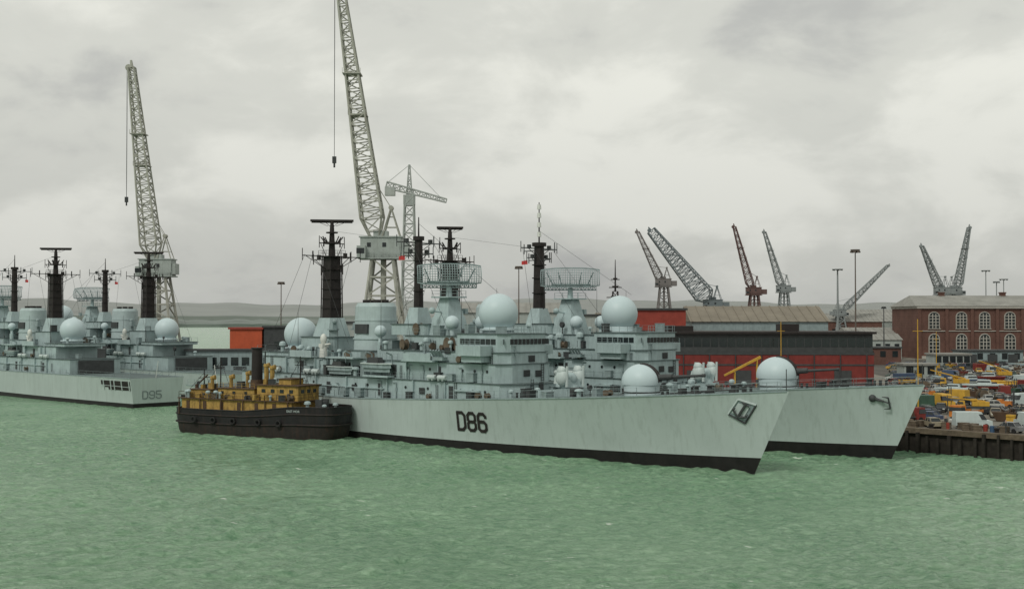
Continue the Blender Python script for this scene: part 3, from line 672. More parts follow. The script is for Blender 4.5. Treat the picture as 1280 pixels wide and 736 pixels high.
# ------------------------------------------------------------------ land
def Qp(t,n=0): return (66-.711*t+.703*n,155+.703*t+.711*n)
land=[Qp(-160),Qp(350),Qp(350,50),Qp(225,50),(-70,480),(-160,1000),(-380,2300),(4000,2600),(4000,-60)]
m=MB(); n=len(land); poly=land
m.mi=0; m.add([(x,y,3.1) for x,y in poly],[tuple(range(n-1,-1,-1))])
m.mi=1; m.add([(x,y,3.1) for x,y in poly]+[(x,y,-3) for x,y in poly],[(i,(i+1)%n,n+(i+1)%n,n+i) for i in range(n)])
o=m.obj("ground",[CONC,TIMB],smooth=False); o["kind"]="structure"
m=MB(); m.add([(x,y,3.104) for x,y in [(78,178),(140,120),(330,330),(330,445),(112,445),(96,300),(78,230)]],[tuple(range(7))]); o=m.obj("road",[ASPH],smooth=False); o["kind"]="structure"
def obox(m,t0,t1,n0,n1,z0,z1):
    m.hexa([(*Qp(t1,n0),z0),(*Qp(t0,n0),z0),(*Qp(t0,n1),z0),(*Qp(t1,n1),z0)],[(*Qp(t1,n0),z1),(*Qp(t0,n0),z1),(*Qp(t0,n1),z1),(*Qp(t1,n1),z1)])
m=MB(); obox(m,-60,345,-.5,.6,2.6,3.3); o=m.obj("quay_coping",[TIMBL],smooth=False); tag(o,"weathered timber coping beam along the quay edge","quay edge")
m=MB(); m.box(-.17,.17,-.17,.17,-3,3.0); pm=m.mesh("timber_pile",[TIMB])
rp=random.Random(9)
for k in range(40):
    t=-24+k*1.6+rp.uniform(-.35,.35); p=Qp(t,-.75); o=place(pm,"timber_pile",None,(p[0],p[1],rp.uniform(-.9,.15)),ANG+rp.uniform(-.2,.2),scale=(rp.uniform(.8,1.4),1,1)); tag(o,"dark wooden fender pile standing against the quay face","pile","fender piles along the quay")
m=MB(); m.tube((0,0,0),(0,0,.6),.25,n=10); m.tube((0,0,.6),(0,0,.8),.4,n=10); bm=m.mesh("bollard",[BLACK])
for k in range(9):
    p=Qp(-14+k*9,1.2); o=place(bm,"bollard",None,(p[0],p[1],3.1)); tag(o,"black iron mooring bollard on the quay edge","bollard","bollards along the quay")

def ridge(name,d0,d1,hf,mat,a0=-48,a1=48,n=260):
    m=MB();vs=[]
    for i in range(n+1):
        a=radians(a0+(a1-a0)*i/n); h=hf(math.degrees(a))
        vs+= [(d0*sin(a),d0*cos(a),-1),(d0*sin(a),d0*cos(a),h*.25+3),((d0+d1)/2*sin(a),(d0+d1)/2*cos(a),h*.8),(d1*sin(a),d1*cos(a),h)]
    fs=[]
    for i in range(n):
        for k in range(3): b=i*4+k; fs.append((b,b+4,b+5,b+1))
    m.add(vs,fs); o=m.obj(name,[mat],ang=60); o["kind"]="structure"
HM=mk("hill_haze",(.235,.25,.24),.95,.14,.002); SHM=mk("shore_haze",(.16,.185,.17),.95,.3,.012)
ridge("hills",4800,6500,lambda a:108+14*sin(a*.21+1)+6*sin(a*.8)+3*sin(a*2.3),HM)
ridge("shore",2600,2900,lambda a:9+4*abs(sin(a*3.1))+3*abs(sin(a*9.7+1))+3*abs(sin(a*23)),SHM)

# ------------------------------------------------------------------ cranes
def crane(X,D,label,zh,dx,ztip,mat,house,s=1.0,zb=3.1,hook=True,group="dockside jib cranes",rz=0.0,jw=4.4,fine=1,fat=1.0,cw=1.0,js=1.0):
    E=top("dockside_crane",label,"crane",(X,D,zb),rz,group)
    h=zh-zb; t=ztip-zb
    m=MB(); r=.24*s*fat
    for sx in(-1,1):
        for sy in(-1,1):
            m.tube((sx*5.2*s,sy*5.2*s,0),(sx*4.2*s,sy*4.2*s,h*.28),.55*s,.45*s,n=4); m.box(sx*5.2*s-1.6*s,sx*5.2*s+1.6*s,sy*5.2*s-.5*s,sy*5.2*s+.5*s,0,1.2*s)
        m.tube((sx*4.2*s,-4.2*s,h*.28),(sx*4.2*s,4.2*s,h*.28),.5*s,n=4); m.tube((-4.2*s,sx*4.2*s,h*.28),(4.2*s,sx*4.2*s,h*.28),.5*s,n=4)
    m.obj("portal",[mat],E)
    m=MB(); m.truss((0,0,h*.28),(0,0,h-2.2*s),9.2*s,4.4*s,5*fine,r*1.3,r*.8); m.box(-2.6*s,2.6*s,-2.6*s,2.6*s,h-2.3*s,h-2*s); m.tube((0,0,h*.3),(0,0,h-2*s),.6*s,n=6)
    m.obj("tower",[mat],E)
    dr=-1 if dx<0 else 1
    m=MB(); m.mi=0; m.box(-4.6*s,3.8*s,-2.4*s,2.4*s,h-2*s,h+2.2*s); m.box(-5*s,4.2*s,-2.8*s,2.8*s,h-2.3*s,h-2.0*s); m.box(-4.9*s,4.1*s,-2.6*s,2.6*s,h+2.2*s,h+2.45*s)
    m.box(-dr*3.8*s,-dr*(3.8+3.2*cw)*s,-2*s,2*s,h-1.6*s,h+1.2*s); m.box(-2*s,1*s,-1.4*s,1.4*s,h+2.4*s,h+3.6*s)
    m.mi=1; 
    for k in range(2): m.box((-3.2+k*3.2)*s,(-2.4+k*3.2)*s,-2.45*s,-2.4*s,h+.2*s,h+1.1*s)
    m.mi=0; m.rail([(-5*s,-2.8*s,h-2*s),(4.2*s,-2.8*s,h-2*s)],1.1*s,1.5*s,.06*s)
    m.obj("machine_house",[house,GLASS],E)
    m=MB(); m.mi=0; m.box(dr*3.4*s,dr*5.2*s,-3.6*s,-1.5*s,h-2.2*s,h+.4*s); m.mi=1; m.box(dr*3.6*s,dr*5.25*s,-3.65*s,-1.45*s,h-1.2*s,h-.1*s); m.obj("driver_cab",[house,GLASS],E)
    p0=Vector((dr*1.6*s,0,h+1)); p1=Vector((dx,0,t)); 
    n=max(6,int((p1-p0).length/(2.0*s)/1.0)) if fine==1 else 24
    q=p0.lerp(p1,.10)
    m=MB(); m.truss(p0,q,1.6*s,jw*s,2,r*.8,r*.5,1.0*s,jw*s*.9); m.truss(q,p1,jw*s,1.7*s*js,n,r*.95,r*.55,jw*s*.9,1.5*s*js)
    for f in(.5,.66): c=p0.lerp(p1,f); m.box(c.x-1.9*s,c.x+1.9*s,-1.9*s,1.9*s,c.z-.12*s,c.z+.12*s); m.rail([(c.x-1.9*s,-1.9*s,c.z),(c.x+1.9*s,-1.9*s,c.z)],1*s,1*s,.05*s)
    d=(p1-p0).normalized(); m.tube(p1,p1+d*2*s,.5*s,.3*s,n=6); m.tube(p1+Vector((dr*.8*s,-.3*s,0)),p1+Vector((dr*.8*s,.3*s,0)),.9*s,n=12)
    m.obj("jib",[mat],E)
    m=MB(); ap=Vector((-dr*1.6*s,0,h+8.5*s))
    for sy in(-1,1):
        m.tube((dr*.2*s,sy*1.7*s,h+2.2*s),ap+Vector((0,sy*.7*s,0)),.17*s,n=4); m.tube((-dr*3.6*s,sy*1.7*s,h+2.2*s),ap+Vector((0,sy*.7*s,0)),.15*s,n=4)
        for f in(.35,.7): m.tube(Vector((dr*.2*s,sy*1.7*s,h+2.2*s)).lerp(ap,f),Vector((-dr*3.6*s,sy*1.7*s,h+2.2*s)).lerp(ap,f),.1*s,n=4)
        m.tube(ap+Vector((0,sy*.7*s,0)),p0.lerp(p1,.3)+Vector((0,sy*1.0*s,0)),.08*s,n=4)
    m.tube(ap+Vector((0,-.9*s,0)),ap+Vector((0,.9*s,0)),.5*s,n=10)
    m.obj("luffing_frame",[mat],E)
    if hook:
        m=MB(); hx=p1.x+dr*1.2*s; zl=t*.58
        m.tube((hx,-.3,t),(hx,-.1,zl),.05*s,n=4); m.tube((hx,.3,t),(hx,.1,zl),.05*s,n=4); m.box(hx-.4*s,hx+.4*s,-.3*s,.3*s,zl-1.4*s,zl); m.tube((hx,0,zl-1.4*s),(hx,0,zl-2.3*s),.2*s,n=8)
        m.obj("hook_block",[DARKG],E)
    return E
crane(-27,252,"tall grey lattice dockside crane with jib nearly upright",33,-9.2,88,CRANEG,CRANEB,jw=5,fat=1.15,cw=.5)
crane(-93,316,"tall rusty grey lattice crane with raised jib and hook",31.5,-7.5,84.5,CRANEG,CRANEB,jw=4.8,fat=1.15,cw=.3)
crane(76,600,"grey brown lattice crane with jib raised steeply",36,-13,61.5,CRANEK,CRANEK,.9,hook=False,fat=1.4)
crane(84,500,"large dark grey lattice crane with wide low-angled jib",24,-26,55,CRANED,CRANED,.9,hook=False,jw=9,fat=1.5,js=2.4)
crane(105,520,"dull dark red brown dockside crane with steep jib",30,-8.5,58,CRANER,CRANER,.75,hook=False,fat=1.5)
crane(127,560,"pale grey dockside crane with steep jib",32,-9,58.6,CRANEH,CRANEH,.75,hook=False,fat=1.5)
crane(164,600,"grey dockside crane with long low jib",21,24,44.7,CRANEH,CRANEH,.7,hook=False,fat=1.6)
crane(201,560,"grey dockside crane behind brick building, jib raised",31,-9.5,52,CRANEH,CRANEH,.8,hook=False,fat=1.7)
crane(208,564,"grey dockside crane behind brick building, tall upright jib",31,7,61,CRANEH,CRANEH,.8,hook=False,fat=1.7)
E=top("hammerhead_crane","pale tower crane with horizontal boom and lattice mast","crane",(-36,420,3.1),0)
m=MB(); m.truss((0,0,0),(0,0,58),6,3,18,.35,.2); m.obj("tower",[CRANEP],E)
m=MB(); m.truss((-8,0,62),(13,0,56.4),2.2,1.2,9,.28,.18); m.tube((0,0,69),(11,0,57.5),.12,n=4); m.tube((0,0,69),(-8,0,62.5),.12,n=4); m.truss((0,0,58),(0,0,69),1.8,.4,5,.2,.14); m.obj("boom",[CRANEP],E)
m=MB(); m.box(-8.5,-5,-1.3,1.3,58.2,61.2); m.obj("counterweight",[CRANEP],E)
m=MB(); m.box(-2,2,-1.6,1.6,55,58.4); m.obj("driver_cab",[CRANEB],E)

# ------------------------------------------------------------------ buildings
def shed(x0,x1,y0,y1,z0,z1,mat,name,label,roof='flat',rmat=None,rh=3,nw=0,cat="building",ndoor=0):
    E=top(name,label,cat,((x0+x1)/2,y0,z0),0); w=(x1-x0)/2;d=y1-y0;h=z1-z0
    m=MB(); m.box(-w,w,0,d,0,h); m.obj("wall",[mat],E,smooth=False)
    if roof=='flat': m=MB(); m.box(-w-.4,w+.4,-.4,d+.4,h,h+.5); m.obj("roof",[rmat or DARKG],E,smooth=False)
    elif roof=='gable':
        m=MB(); e=.5
        m.add([(-w-e,-e,h),(w+e,-e,h),(w+e,d+e,h),(-w-e,d+e,h),(-w-e,d/2,h+rh),(w+e,d/2,h+rh)],[(3,2,1,0),(0,1,5,4),(2,3,4,5),(1,2,5),(3,0,4)])
        k=-w
        while k<w: 
            m.hexa([(k,-e,h+.02),(k+.25,-e,h+.02),(k+.25,d/2,h+rh+.02),(k,d/2,h+rh+.02)],[(k,-e,h+.15),(k+.25,-e,h+.15),(k+.25,d/2,h+rh+.15),(k,d/2,h+rh+.15)]); k+=2.4
        m.obj("roof",[rmat or DARKG],E,smooth=False)
    mm=MB(); mm.box(-.9,.9,-.06,0,-1.0,1.0); wme=mm.mesh("window",[GLASS],smooth=False)
    for k in range(nw):
        x=-w+(k+.5)*2*w/nw; place(wme,"window",E,(x,0,h*.66))
    mm=MB(); mm.box(-1.6,1.6,-.08,0,0,3.6); dme=mm.mesh("door",[DARKG],smooth=False)
    for k in range(ndoor): place(dme,"door",E,(-w+(k+.5)*2*w/ndoor,0,0))
    return E
E=top("transit_shed","long dark red shed with dark glazed upper storey on the quay","shed",(53,255,3.1),radians(-3))
m=MB(); m.box(-23.5,23.5,0,24,0,7.9); m.obj("wall",[RED],E,smooth=False)
m=MB(); m.box(-23.3,23.3,.15,23.8,7.9,11.9); m.obj("upper_wall",[DARKG],E,smooth=False)
m=MB(); m.box(-24,24,-.5,24.6,11.9,12.4); m.box(-20,-14,4,9,12.4,13.6); m.box(5,9,6,12,12.4,14); m.obj("roof",[BLACK],E,smooth=False)
m=MB(); m.box(-.78,.78,-.05,.1,0,1.9); wme=m.mesh("window",[GLASS],smooth=False)
for k in range(26): place(wme,"window",E,(-22.5+k*1.8,.14,9.2))
m=MB(); m.box(-23.6,23.6,-.1,0,7.5,7.95); m.obj("fascia",[DARKG],E,smooth=False)
m=MB(); m.box(-23.6,23.6,-.08,0,5.2,5.55); m.obj("band",[DARKG],E,smooth=False)
m=MB(); m.box(-1.8,1.8,-.12,0,0,4.2); dm=m.mesh("door",[DARKG],smooth=False)
for x in(-14,-4,6,17): place(dm,"door",E,(x,0,0))
m=MB(); m.tube((0,-.18,0),(0,-.18,7.5),.12,n=6); dp=m.mesh("drainpipe",[DARKG])
for k in range(9): place(dp,"drainpipe",E,(-22+k*5.5,0,0))
shed(45,79,300,322,3.1,17.5,GREY2,"warehouse","pale warehouse with tan ribbed pitched roof",roof='gable',rmat=TAN,rh=4,nw=9)
shed(30,42,290,300,3.1,20.3,REDB,"red_block","red painted block with flat roof",nw=3)
shed(20,32,330,350,3.1,19,CRANEB,"store_building","pale grey flat roofed store",nw=4)
shed(-70.5,-62.5,300,308,3.1,15.6,REDO,"red_hut","orange red boxy quayside building",rmat=REDB)
shed(-62,-55,300,308,3.1,16.0,DARKG,"dark_hut","dark flat roofed quayside hut",nw=1)
shed(-79,-58,291,296,3.1,10.4,GREY2,"quay_shed","low grey quayside shed with dark doors",nw=8,ndoor=4)
shed(-50,-28,330,345,3.1,17,CRANEB,"quay_office","grey quayside office block with flat roof",nw=7)
shed(-20,16,350,370,3.1,20,CRANEB,"workshop","long grey dockyard workshop",roof='gable',rh=3,rmat=SLATE,nw=9)
shed(112,128,395,405,3.1,8.5,BRICK,"yard_store","low brick store building beside parked vehicles",nw=4,rmat=DARKG)
shed(131,142,372,380,3.1,7.0,CRANEB,"site_office","low pale site office among parked cars",nw=5,rmat=SLATE)
shed(98,106,300,306,3.1,6.6,CRANEB,"site_office","low grey site office beside parked cars",nw=3,rmat=SLATE)
shed(146,166,390,398,3.1,7.6,GREY2,"yard_store","low grey yard store with dark doors",nw=5,rmat=DARKG,ndoor=3)
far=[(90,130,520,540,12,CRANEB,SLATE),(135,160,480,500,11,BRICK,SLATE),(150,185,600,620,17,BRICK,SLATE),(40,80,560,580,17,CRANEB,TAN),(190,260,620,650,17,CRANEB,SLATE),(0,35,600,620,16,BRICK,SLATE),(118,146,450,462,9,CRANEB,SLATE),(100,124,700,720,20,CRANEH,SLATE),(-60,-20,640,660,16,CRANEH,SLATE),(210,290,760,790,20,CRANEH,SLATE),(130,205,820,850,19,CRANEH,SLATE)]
for i,(x0,x1,y0,y1,h,wm_,rm_) in enumerate(far):
    e=shed(x0,x1,y0,y1,3.1,3.1+h*.8,wm_,"dockyard_building","distant dockyard building with pitched roof and window row",roof='gable',rmat=rm_,rh=h*.25,nw=8); e["group"]="distant dockyard buildings"
E=top("brick_building","large red brick dockyard building with tall arched windows and pale trim","building",(194.5,456,3.1),0)
w=39; xo=-31.5; wl=xo-9.0
m=MB(); m.box(xo-8.7,w,0,30,0,19); m.box(wl,xo-7.6,-.5,30.3,0,19); m.obj("wall",[BRICK],E,smooth=False)
m=MB(); m.box(wl-.3,w+.6,-.8,30.8,19,19.9); m.box(wl-.1,w+.4,-.35,0,10.3,10.6); m.box(wl-.1,w+.4,-.4,0,0,1.0); m.obj("cornice",[STONE],E,smooth=False)
m=MB(); m.add([(wl-1,-1,19.9),(w+1,-1,19.9),(w+1,31,19.9),(wl-1,31,19.9),(wl+2,15,24.2),(w-3,15,24.2)],[(3,2,1,0),(0,1,5,4),(2,3,4,5),(1,2,5),(3,0,4)]); m.obj("roof",[SLATE],E,smooth=False)
def arch(r,h,n=10): return [(-r,0),(r,0)]+[(r*cos(pi*i/n),h+r*sin(pi*i/n)) for i in range(n+1)]
def archm(r,h,y0,y1):
    p=arch(r,h); n=len(p); m=MB(); m.add([(x,y0,z) for x,z in p]+[(x,y1,z) for x,z in p],[tuple(range(n)),tuple(range(2*n-1,n-1,-1))]+[(i,(i+1)%n,n+(i+1)%n,n+i) for i in range(n)]); return m
gm=archm(1.8,5.2,-.32,0); gme=gm.mesh("window",[GLASS],smooth=False)
f=archm(2.15,5.2,-.2,0); 
for x in(-.6,.6): f.box(x-.16,x+.16,-.40,-.33,0,6.4)
for z in(1.3,2.7,4.1,5.4): f.box(-1.8,1.8,-.39,-.34,z-.13,z+.13)
f.box(-2.4,2.4,-.5,-.2,-.35,-.05)
fme=f.mesh("window_frame",[STONE],smooth=False)
for k in range(8):
    for z in(2.2,11.5):
        x=xo-2.7+k*9.6+(.8 if k%3==1 else 0)
        wo=place(gme,"window",E,(x,0,z),scale=(1,1,1 if z<5 else .86)); place(fme,"frame",wo,(0,0,0))
pi_=MB(); pi_.box(-.6,.6,-.5,0,1.0,18.98); pme2=pi_.mesh("pilaster",[BRICK],smooth=False)
for k in range(8): place(pme2,"pilaster",E,(xo+2.1+k*9.6,0,0))
for x in(-26,-2,20):
    m=MB(); m.box(-1,1,-.8,.8,0,3.0); m.box(-1.2,1.2,-1,1,2.6,3.0); place(m.mesh("chimney",[BRICK]),"chimney",E,(x,15,22.5))

def lampmast(X,D,zt,label,mat=DARKG,r=.28,head=2.2,cat="floodlight mast"):
    E=top("floodlight_mast",label,cat,(X,D,3.1),0,"tall dockyard floodlight masts"); h=zt-3.1
    m=MB(); m.tube((0,0,0),(0,0,h),r*1.3,r*.7,n=8); m.obj("column",[mat],E)
    m=MB(); m.tube((0,0,h),(0,0,h+.35),head*.7,head*.75,n=12)
    for a in range(6): t=a*pi/3; m.box(head*.6*cos(t)-.25,head*.6*cos(t)+.25,head*.6*sin(t)-.25,head*.6*sin(t)+.25,h-.35,h)
    m.obj("lamp_head",[mat],E)
MASTC=mk("mast_grey_brown",(.12,.10,.085),.7,.2,1)
lampmast(75,262,33,"tall grey brown floodlight mast with ring head near shed",MASTC,.17,1.4)
lampmast(-63.5,330,28,"tall grey floodlight mast on the quay",MASTC,head=1.3,r=.16)
lampmast(1.7,300,31,"tall floodlight mast behind the destroyers",MASTC,head=1.3,r=.16)
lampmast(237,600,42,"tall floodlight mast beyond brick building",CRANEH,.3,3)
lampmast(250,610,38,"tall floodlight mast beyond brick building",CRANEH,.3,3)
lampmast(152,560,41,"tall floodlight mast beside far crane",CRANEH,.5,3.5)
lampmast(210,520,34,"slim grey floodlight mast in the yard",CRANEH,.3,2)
lampmast(127,410,22,"slim grey lamp mast at road side",DARKG,.2,1)
for X,D,zt in((64.2,190,18.2),(56,250,17.6),(106,300,15)):
    m=MB(); m.tube((0,0,0),(0,0,zt-3.1),.12,.07,n=8); m.tube((-.8,0,zt-5),(.8,0,zt-5),.05,n=5); o=m.obj("flag_pole",[YEL],loc=(X,D,3.1)); tag(o,"thin yellow pole standing on the quay","pole","yellow poles on the quay")
E=top("signal_mast","dark lattice signal mast with stacked aerials behind warships","mast",(26,302,3.1),0)
m=MB(); m.truss((0,0,0),(0,0,22),3,1.2,12,.15,.1); m.tube((0,0,22),(0,0,30),.25,.08,n=6); m.obj("mast_structure",[BLACK],E)
m=MB(); 
for z,w_ in((20.5,2.2),(23,1.6),(25,1.1)): m.tube((-w_,0,z),(w_,0,z),.12,n=5); m.tube((0,0,z),(0,0,z+.4),w_*.5,n=10)
m.obj("yardarm",[BLACK],E)

# ------------------------------------------------------------------ vehicles
PAL=[("white",mk("car_white",(.44,.45,.42),.35,.06)),("red",mk("car_red",(.22,.04,.03),.35,.08)),("blue",mk("car_blue",(.05,.07,.13),.35,.08)),("silver",mk("car_silver",(.22,.23,.23),.3,.05,metal=.3)),("dark",mk("car_dark",(.03,.033,.037),.3,.05)),("beige",mk("car_beige",(.24,.21,.15),.4,.08)),("green",mk("car_green",(.045,.08,.06),.35,.08)),("yellow",mk("car_yellow",(.45,.27,.04),.4,.1))]
def carbody(mat):
    m=MB(); pr=[(-2.1,.32),(2.1,.32),(2.12,.62),(2.0,.74),(.95,.9),(-1.55,.93),(-2.05,.86)]
    n=len(pr); w0=.8
    m.add([(x,-w0,z) for x,z in pr]+[(x,w0,z) for x,z in pr],[tuple(range(n)),tuple(range(2*n-1,n-1,-1))]+[(i,n+i,n+(i+1)%n,(i+1)%n) for i in range(n)])
    m.box(-1.15,.35,-.6,.6,1.36,1.42)
    for x,y in((-1.15,.62),(.35,.62),(-1.15,-.62),(.35,-.62),(-.35,.63),(-.35,-.63)): m.tube((x*1.35 if x!=-.35 else x,y*1.2,.9),(x,y,1.38),.05,n=4)
    return m.mesh("body",[mat],ang=25)
g=MB(); g.hexa([(-1.55,-.74,.9),(.95,-.74,.88),(.95,.74,.88),(-1.55,.74,.9)],[(-1.1,-.6,1.365),(.3,-.6,1.365),(.3,.6,1.365),(-1.1,.6,1.365)]); glm=g.mesh("windscreen",[GLASS],smooth=False)
wh=MB(); wh.tube((0,-.1,0),(0,.1,0),.31,n=14); whm=wh.mesh("wheel",[TYRE])
bodies={n_:carbody(mt) for n_,mt in PAL}
hl=MB(); hl.box(0,.04,-.16,.16,-.08,.08); hlm=hl.mesh("headlight",[WHITE],smooth=False)
def car(X,Y,rz,cn):
    E=top("parked_car",f"small {cn} saloon car parked on the quay asphalt","car",(X,Y,3.11),rz,"cars parked on the quay")
    place(bodies[cn],"body",E); place(glm,"cabin_glass",E)
    for x in(-1.3,1.3):
        for y in(-.76,.76): place(whm,"wheel",E,(x,y,.31))
    for y in(-.55,.55): place(hlm,"headlight",E,(2.1,y,.62))
rc=random.Random(5); names=[p[0] for p in PAL]; wts=[3,2,2,3,7,4,2,1]
occ=[]
def free(X,Y,r):
    for x,y,q in occ:
        if (x-X)**2+(y-Y)**2<(q+r)**2: return False
    return True
def inland(X,Y): return .703*(X-66)+.711*(Y-155)
def van(X,Y,rz,mat,cn):
    E=top("parked_van",f"{cn} delivery van parked beside cars on the quay","van",(X,Y,3.11),rz,"vans parked on the quay")
    m=MB(); m.hexa([(-2.5,-.95,.4),(2.5,-.95,.4),(2.5,.95,.4),(-2.5,.95,.4)],[(-2.5,-.95,1.2),(2.45,-.95,1.1),(2.45,.95,1.1),(-2.5,.95,1.2)]); m.hexa([(-2.5,-.94,1.15),(1.7,-.94,1.15),(1.7,.94,1.15),(-2.5,.94,1.15)],[(-2.45,-.85,2.3),(1.0,-.85,2.3),(1.0,.85,2.3),(-2.45,.85,2.3)]); m.obj("body",[mat],E)
    m=MB(); m.hexa([(1.0,-.96,1.25),(1.72,-.96,1.25),(1.72,.96,1.25),(1.0,.96,1.25)],[(.6,-.88,2.0),(1.22,-.88,2.0),(1.22,.88,2.0),(.6,.88,2.0)]); m.obj("cab_glass",[GLASS],E,smooth=False)
    for x in(-1.6,1.6):
        for y in(-.88,.88): place(whm,"wheel",E,(x,y,.36),scale=(1.15,1,1.15))
def truck(X,Y,rz,mat,cn,load):
    E=top("parked_truck",f"{cn} cab truck with {['tarpaulin load','timber load','empty flat bed'][load]} on the quay","truck",(X,Y,3.11),rz,"trucks parked on the quay"); E.scale=(.85,.85,.85)
    m=MB(); m.box(-3.8,3.6,-.45,.45,.6,.95); m.box(-3.9,1.6,-1.2,1.2,.95,1.15)
    m.obj("chassis",[DARKG],E)
    m=MB(); m.mi=0; m.box(1.9,3.8,-1.15,1.15,.6,2.6,.12,.06); m.mi=1; m.box(2.3,3.83,-1.17,1.17,1.6,2.3,.1,.05); m.obj("cab",[mat,GLASS],E)
    m=MB()
    if load==0: m.box(-3.7,1.4,-1.15,1.15,1.15,2.0,.1,.1); m.prism([(-3.6,-1.0),(1.3,-1.0),(1.3,1.0),(-3.6,1.0)],2.0,2.5,.7); m.obj("tarpaulin_load",[rc.choice([GREEN,BROWN,GREY2])],E)
    elif load==1:
        for k in range(5):
            for q in range(3): m.tube((-3.7,-.9+k*.42,1.35+q*.38),(1.4+rc.uniform(-.4,.3),-.9+k*.42,1.35+q*.38),.18,n=6)
        m.obj("timber_load",[TIMBL],E)
    else:
        for y in(-1.18,1.18):
            m=MB(); m.box(-3.9,1.6,y-.04,y+.04,1.15,1.6); m.obj("side_board",[mat],E)
    for x in(-2.9,-1.9,2.7):
        for y in(-1.0,1.0): place(whm,"wheel",E,(x,y,.5),scale=(1.6,2.2,1.6))
def cable_drum(X,Y,rz):
    E=top("cable_drum","wooden cable drum standing on edge on the quay","cable drum",(X,Y,3.11),rz,"cable drums on the quay")
    m=MB(); m.tube((0,-.5,1.0),(0,.5,1.0),.5,n=14); m.obj("cable",[DARKG],E)
    for y in(-.6,.5):
        m=MB(); m.tube((0,y,1.0),(0,y+.1,1.0),1.0,n=18); m.obj("flange",[TIMBL],E)
def pipes(X,Y,rz,mat):
    E=top("pipe_stack","stack of steel pipes on timber bearers on quay","pipe stack",(X,Y,3.11),rz,"pipe stacks on the quay")
    for x in(-1.8,1.8):
        m=MB(); m.box(x-.12,x+.12,-1.3,1.3,0,.2); m.obj("bearer",[TIMBL],E)
    m=MB(); m.tube((-3,0,0),(3,0,0),.24,n=10); pm_=m.mesh("pipe",[mat])
    for q in range(3):
        for k in range(5-q): place(pm_,"pipe",E,(rc.uniform(-.2,.2),-1.0+k*.5+q*.25,.45+q*.43))
def mobile_crane(X,Y,rz,lab,elev=.35,mat=YEL,s=.75):
    E=top("mobile_crane",lab,"mobile crane",(X,Y,3.11),rz,"yellow mobile cranes on the quay"); E.scale=(s,s,s)
    m=MB(); m.box(-4.5,4.5,-1.25,1.25,.8,1.4); m.box(-4.6,-3.6,-1.35,1.35,.6,1.6); m.obj("chassis",[DARKG],E)
    for x in(-3.2,-1.8,1.8,3.2):
        for y in(-1.15,1.15): place(whm,"wheel",E,(x,y,.55),scale=(1.8,2.2,1.8))
    m=MB(); m.mi=0; m.box(2.8,4.6,-1.2,1.2,1.4,2.9,.15,.1); m.mi=1; m.box(3.3,4.65,-1.22,1.22,2.0,2.6,.12,.08); m.obj("driver_cab",[mat,GLASS],E)
    m=MB(); m.box(-3.4,1,-1.2,1.2,1.5,2.7); m.box(-.4,1.2,-1.2,-.2,2.7,3.4); m.obj("slewing_body",[mat],E)
    m=MB(); m.tube((-2.4,.3,2.8),(-2.4+10*cos(elev),.3,2.8+10*sin(elev)),.3,.2,n=4); m.tube((.2,.3,2.4),(1.6,.3,2.9+3.8*sin(elev)),.1,n=6); m.obj("boom",[mat],E)
def boatland(X,Y,rz,m1,m2,lab,s=.8):
    E=top("work_boat",lab,"boat",(X,Y,3.11),rz,"small boats stored on the quay"); E.scale=(s,s,s)
    pl=[(-5,-.9),(-4.8,-1.4),(2,-1.5),(4,-.8),(5.2,0),(4,.8),(2,1.5),(-4.8,1.4),(-5,.9)]
    m=MB(); m.mi=0; m.prism([(a*.9,b*.45) for a,b in pl],.7,1.0); m.prism([(a*.95,b*.8) for a,b in pl],1.0,1.6,1.04); m.mi=1; m.prism(pl,1.6,2.0); m.obj("hull",[m1,m2],E)
    m=MB(); m.mi=0; m.box(-2.0,1.5,-.9,.9,2.0,3.1,.25,.12); m.mi=1; m.box(-1.7,1.6,-.92,.92,2.45,2.85,.2,.1); m.obj("cabin",[PALE,GLASS],E)
    for x in(-3,2):
        m=MB(); m.box(x-.15,x+.15,-1.2,1.2,0,.75); m.obj("cradle",[BROWN],E)
def container(X,Y,rz,mat,cn,z=3.11):
    E=top("storage_container",f"{cn} ribbed storage container standing on the quay","container",(X,Y,z),rz,"storage containers on the quay"); E.scale=(.8,.8,.85)
    m=MB(); m.box(-3,3,-1.2,1.2,.1,2.6)
    for k in range(15): x=-2.8+k*.4; m.box(x-.08,x+.08,-1.26,-1.2,.2,2.5); m.box(x-.08,x+.08,1.2,1.26,.2,2.5)
    m.obj("body",[mat],E,smooth=False)
    for y0,y1 in((-1.1,-.03),(.03,1.1)):
        m=MB(); m.box(3.0,3.06,y0,y1,.2,2.5); m.obj("door",[mat],E,smooth=False)
def skipbin(X,Y,rz,mat,cn):
    E=top("skip_bin",f"{cn} steel skip filled with scrap beside vehicles","skip",(X,Y,3.11),rz,"steel skips on the quay")
    m=MB(); b_=[(-1.2,-.8,.05),(1.2,-.8,.05),(1.2,.8,.05),(-1.2,.8,.05)]; t_=[(-1.9,-.95,1.4),(1.9,-.95,1.4),(1.9,.95,1.4),(-1.9,.95,1.4)]; m.hexa(b_,t_); m.obj("body",[mat],E,smooth=False)
    m=MB(); rr=random.Random(int(X*7)); 
    for _ in range(9): x=rr.uniform(-1.3,1.3);y=rr.uniform(-.5,.5); m.tube((x,y,1.35),(x+rr.uniform(-.7,.7),y+rr.uniform(-.4,.4),rr.uniform(1.7,2.2)),.12,n=5)
    m.obj("scrap",[BROWN],E)
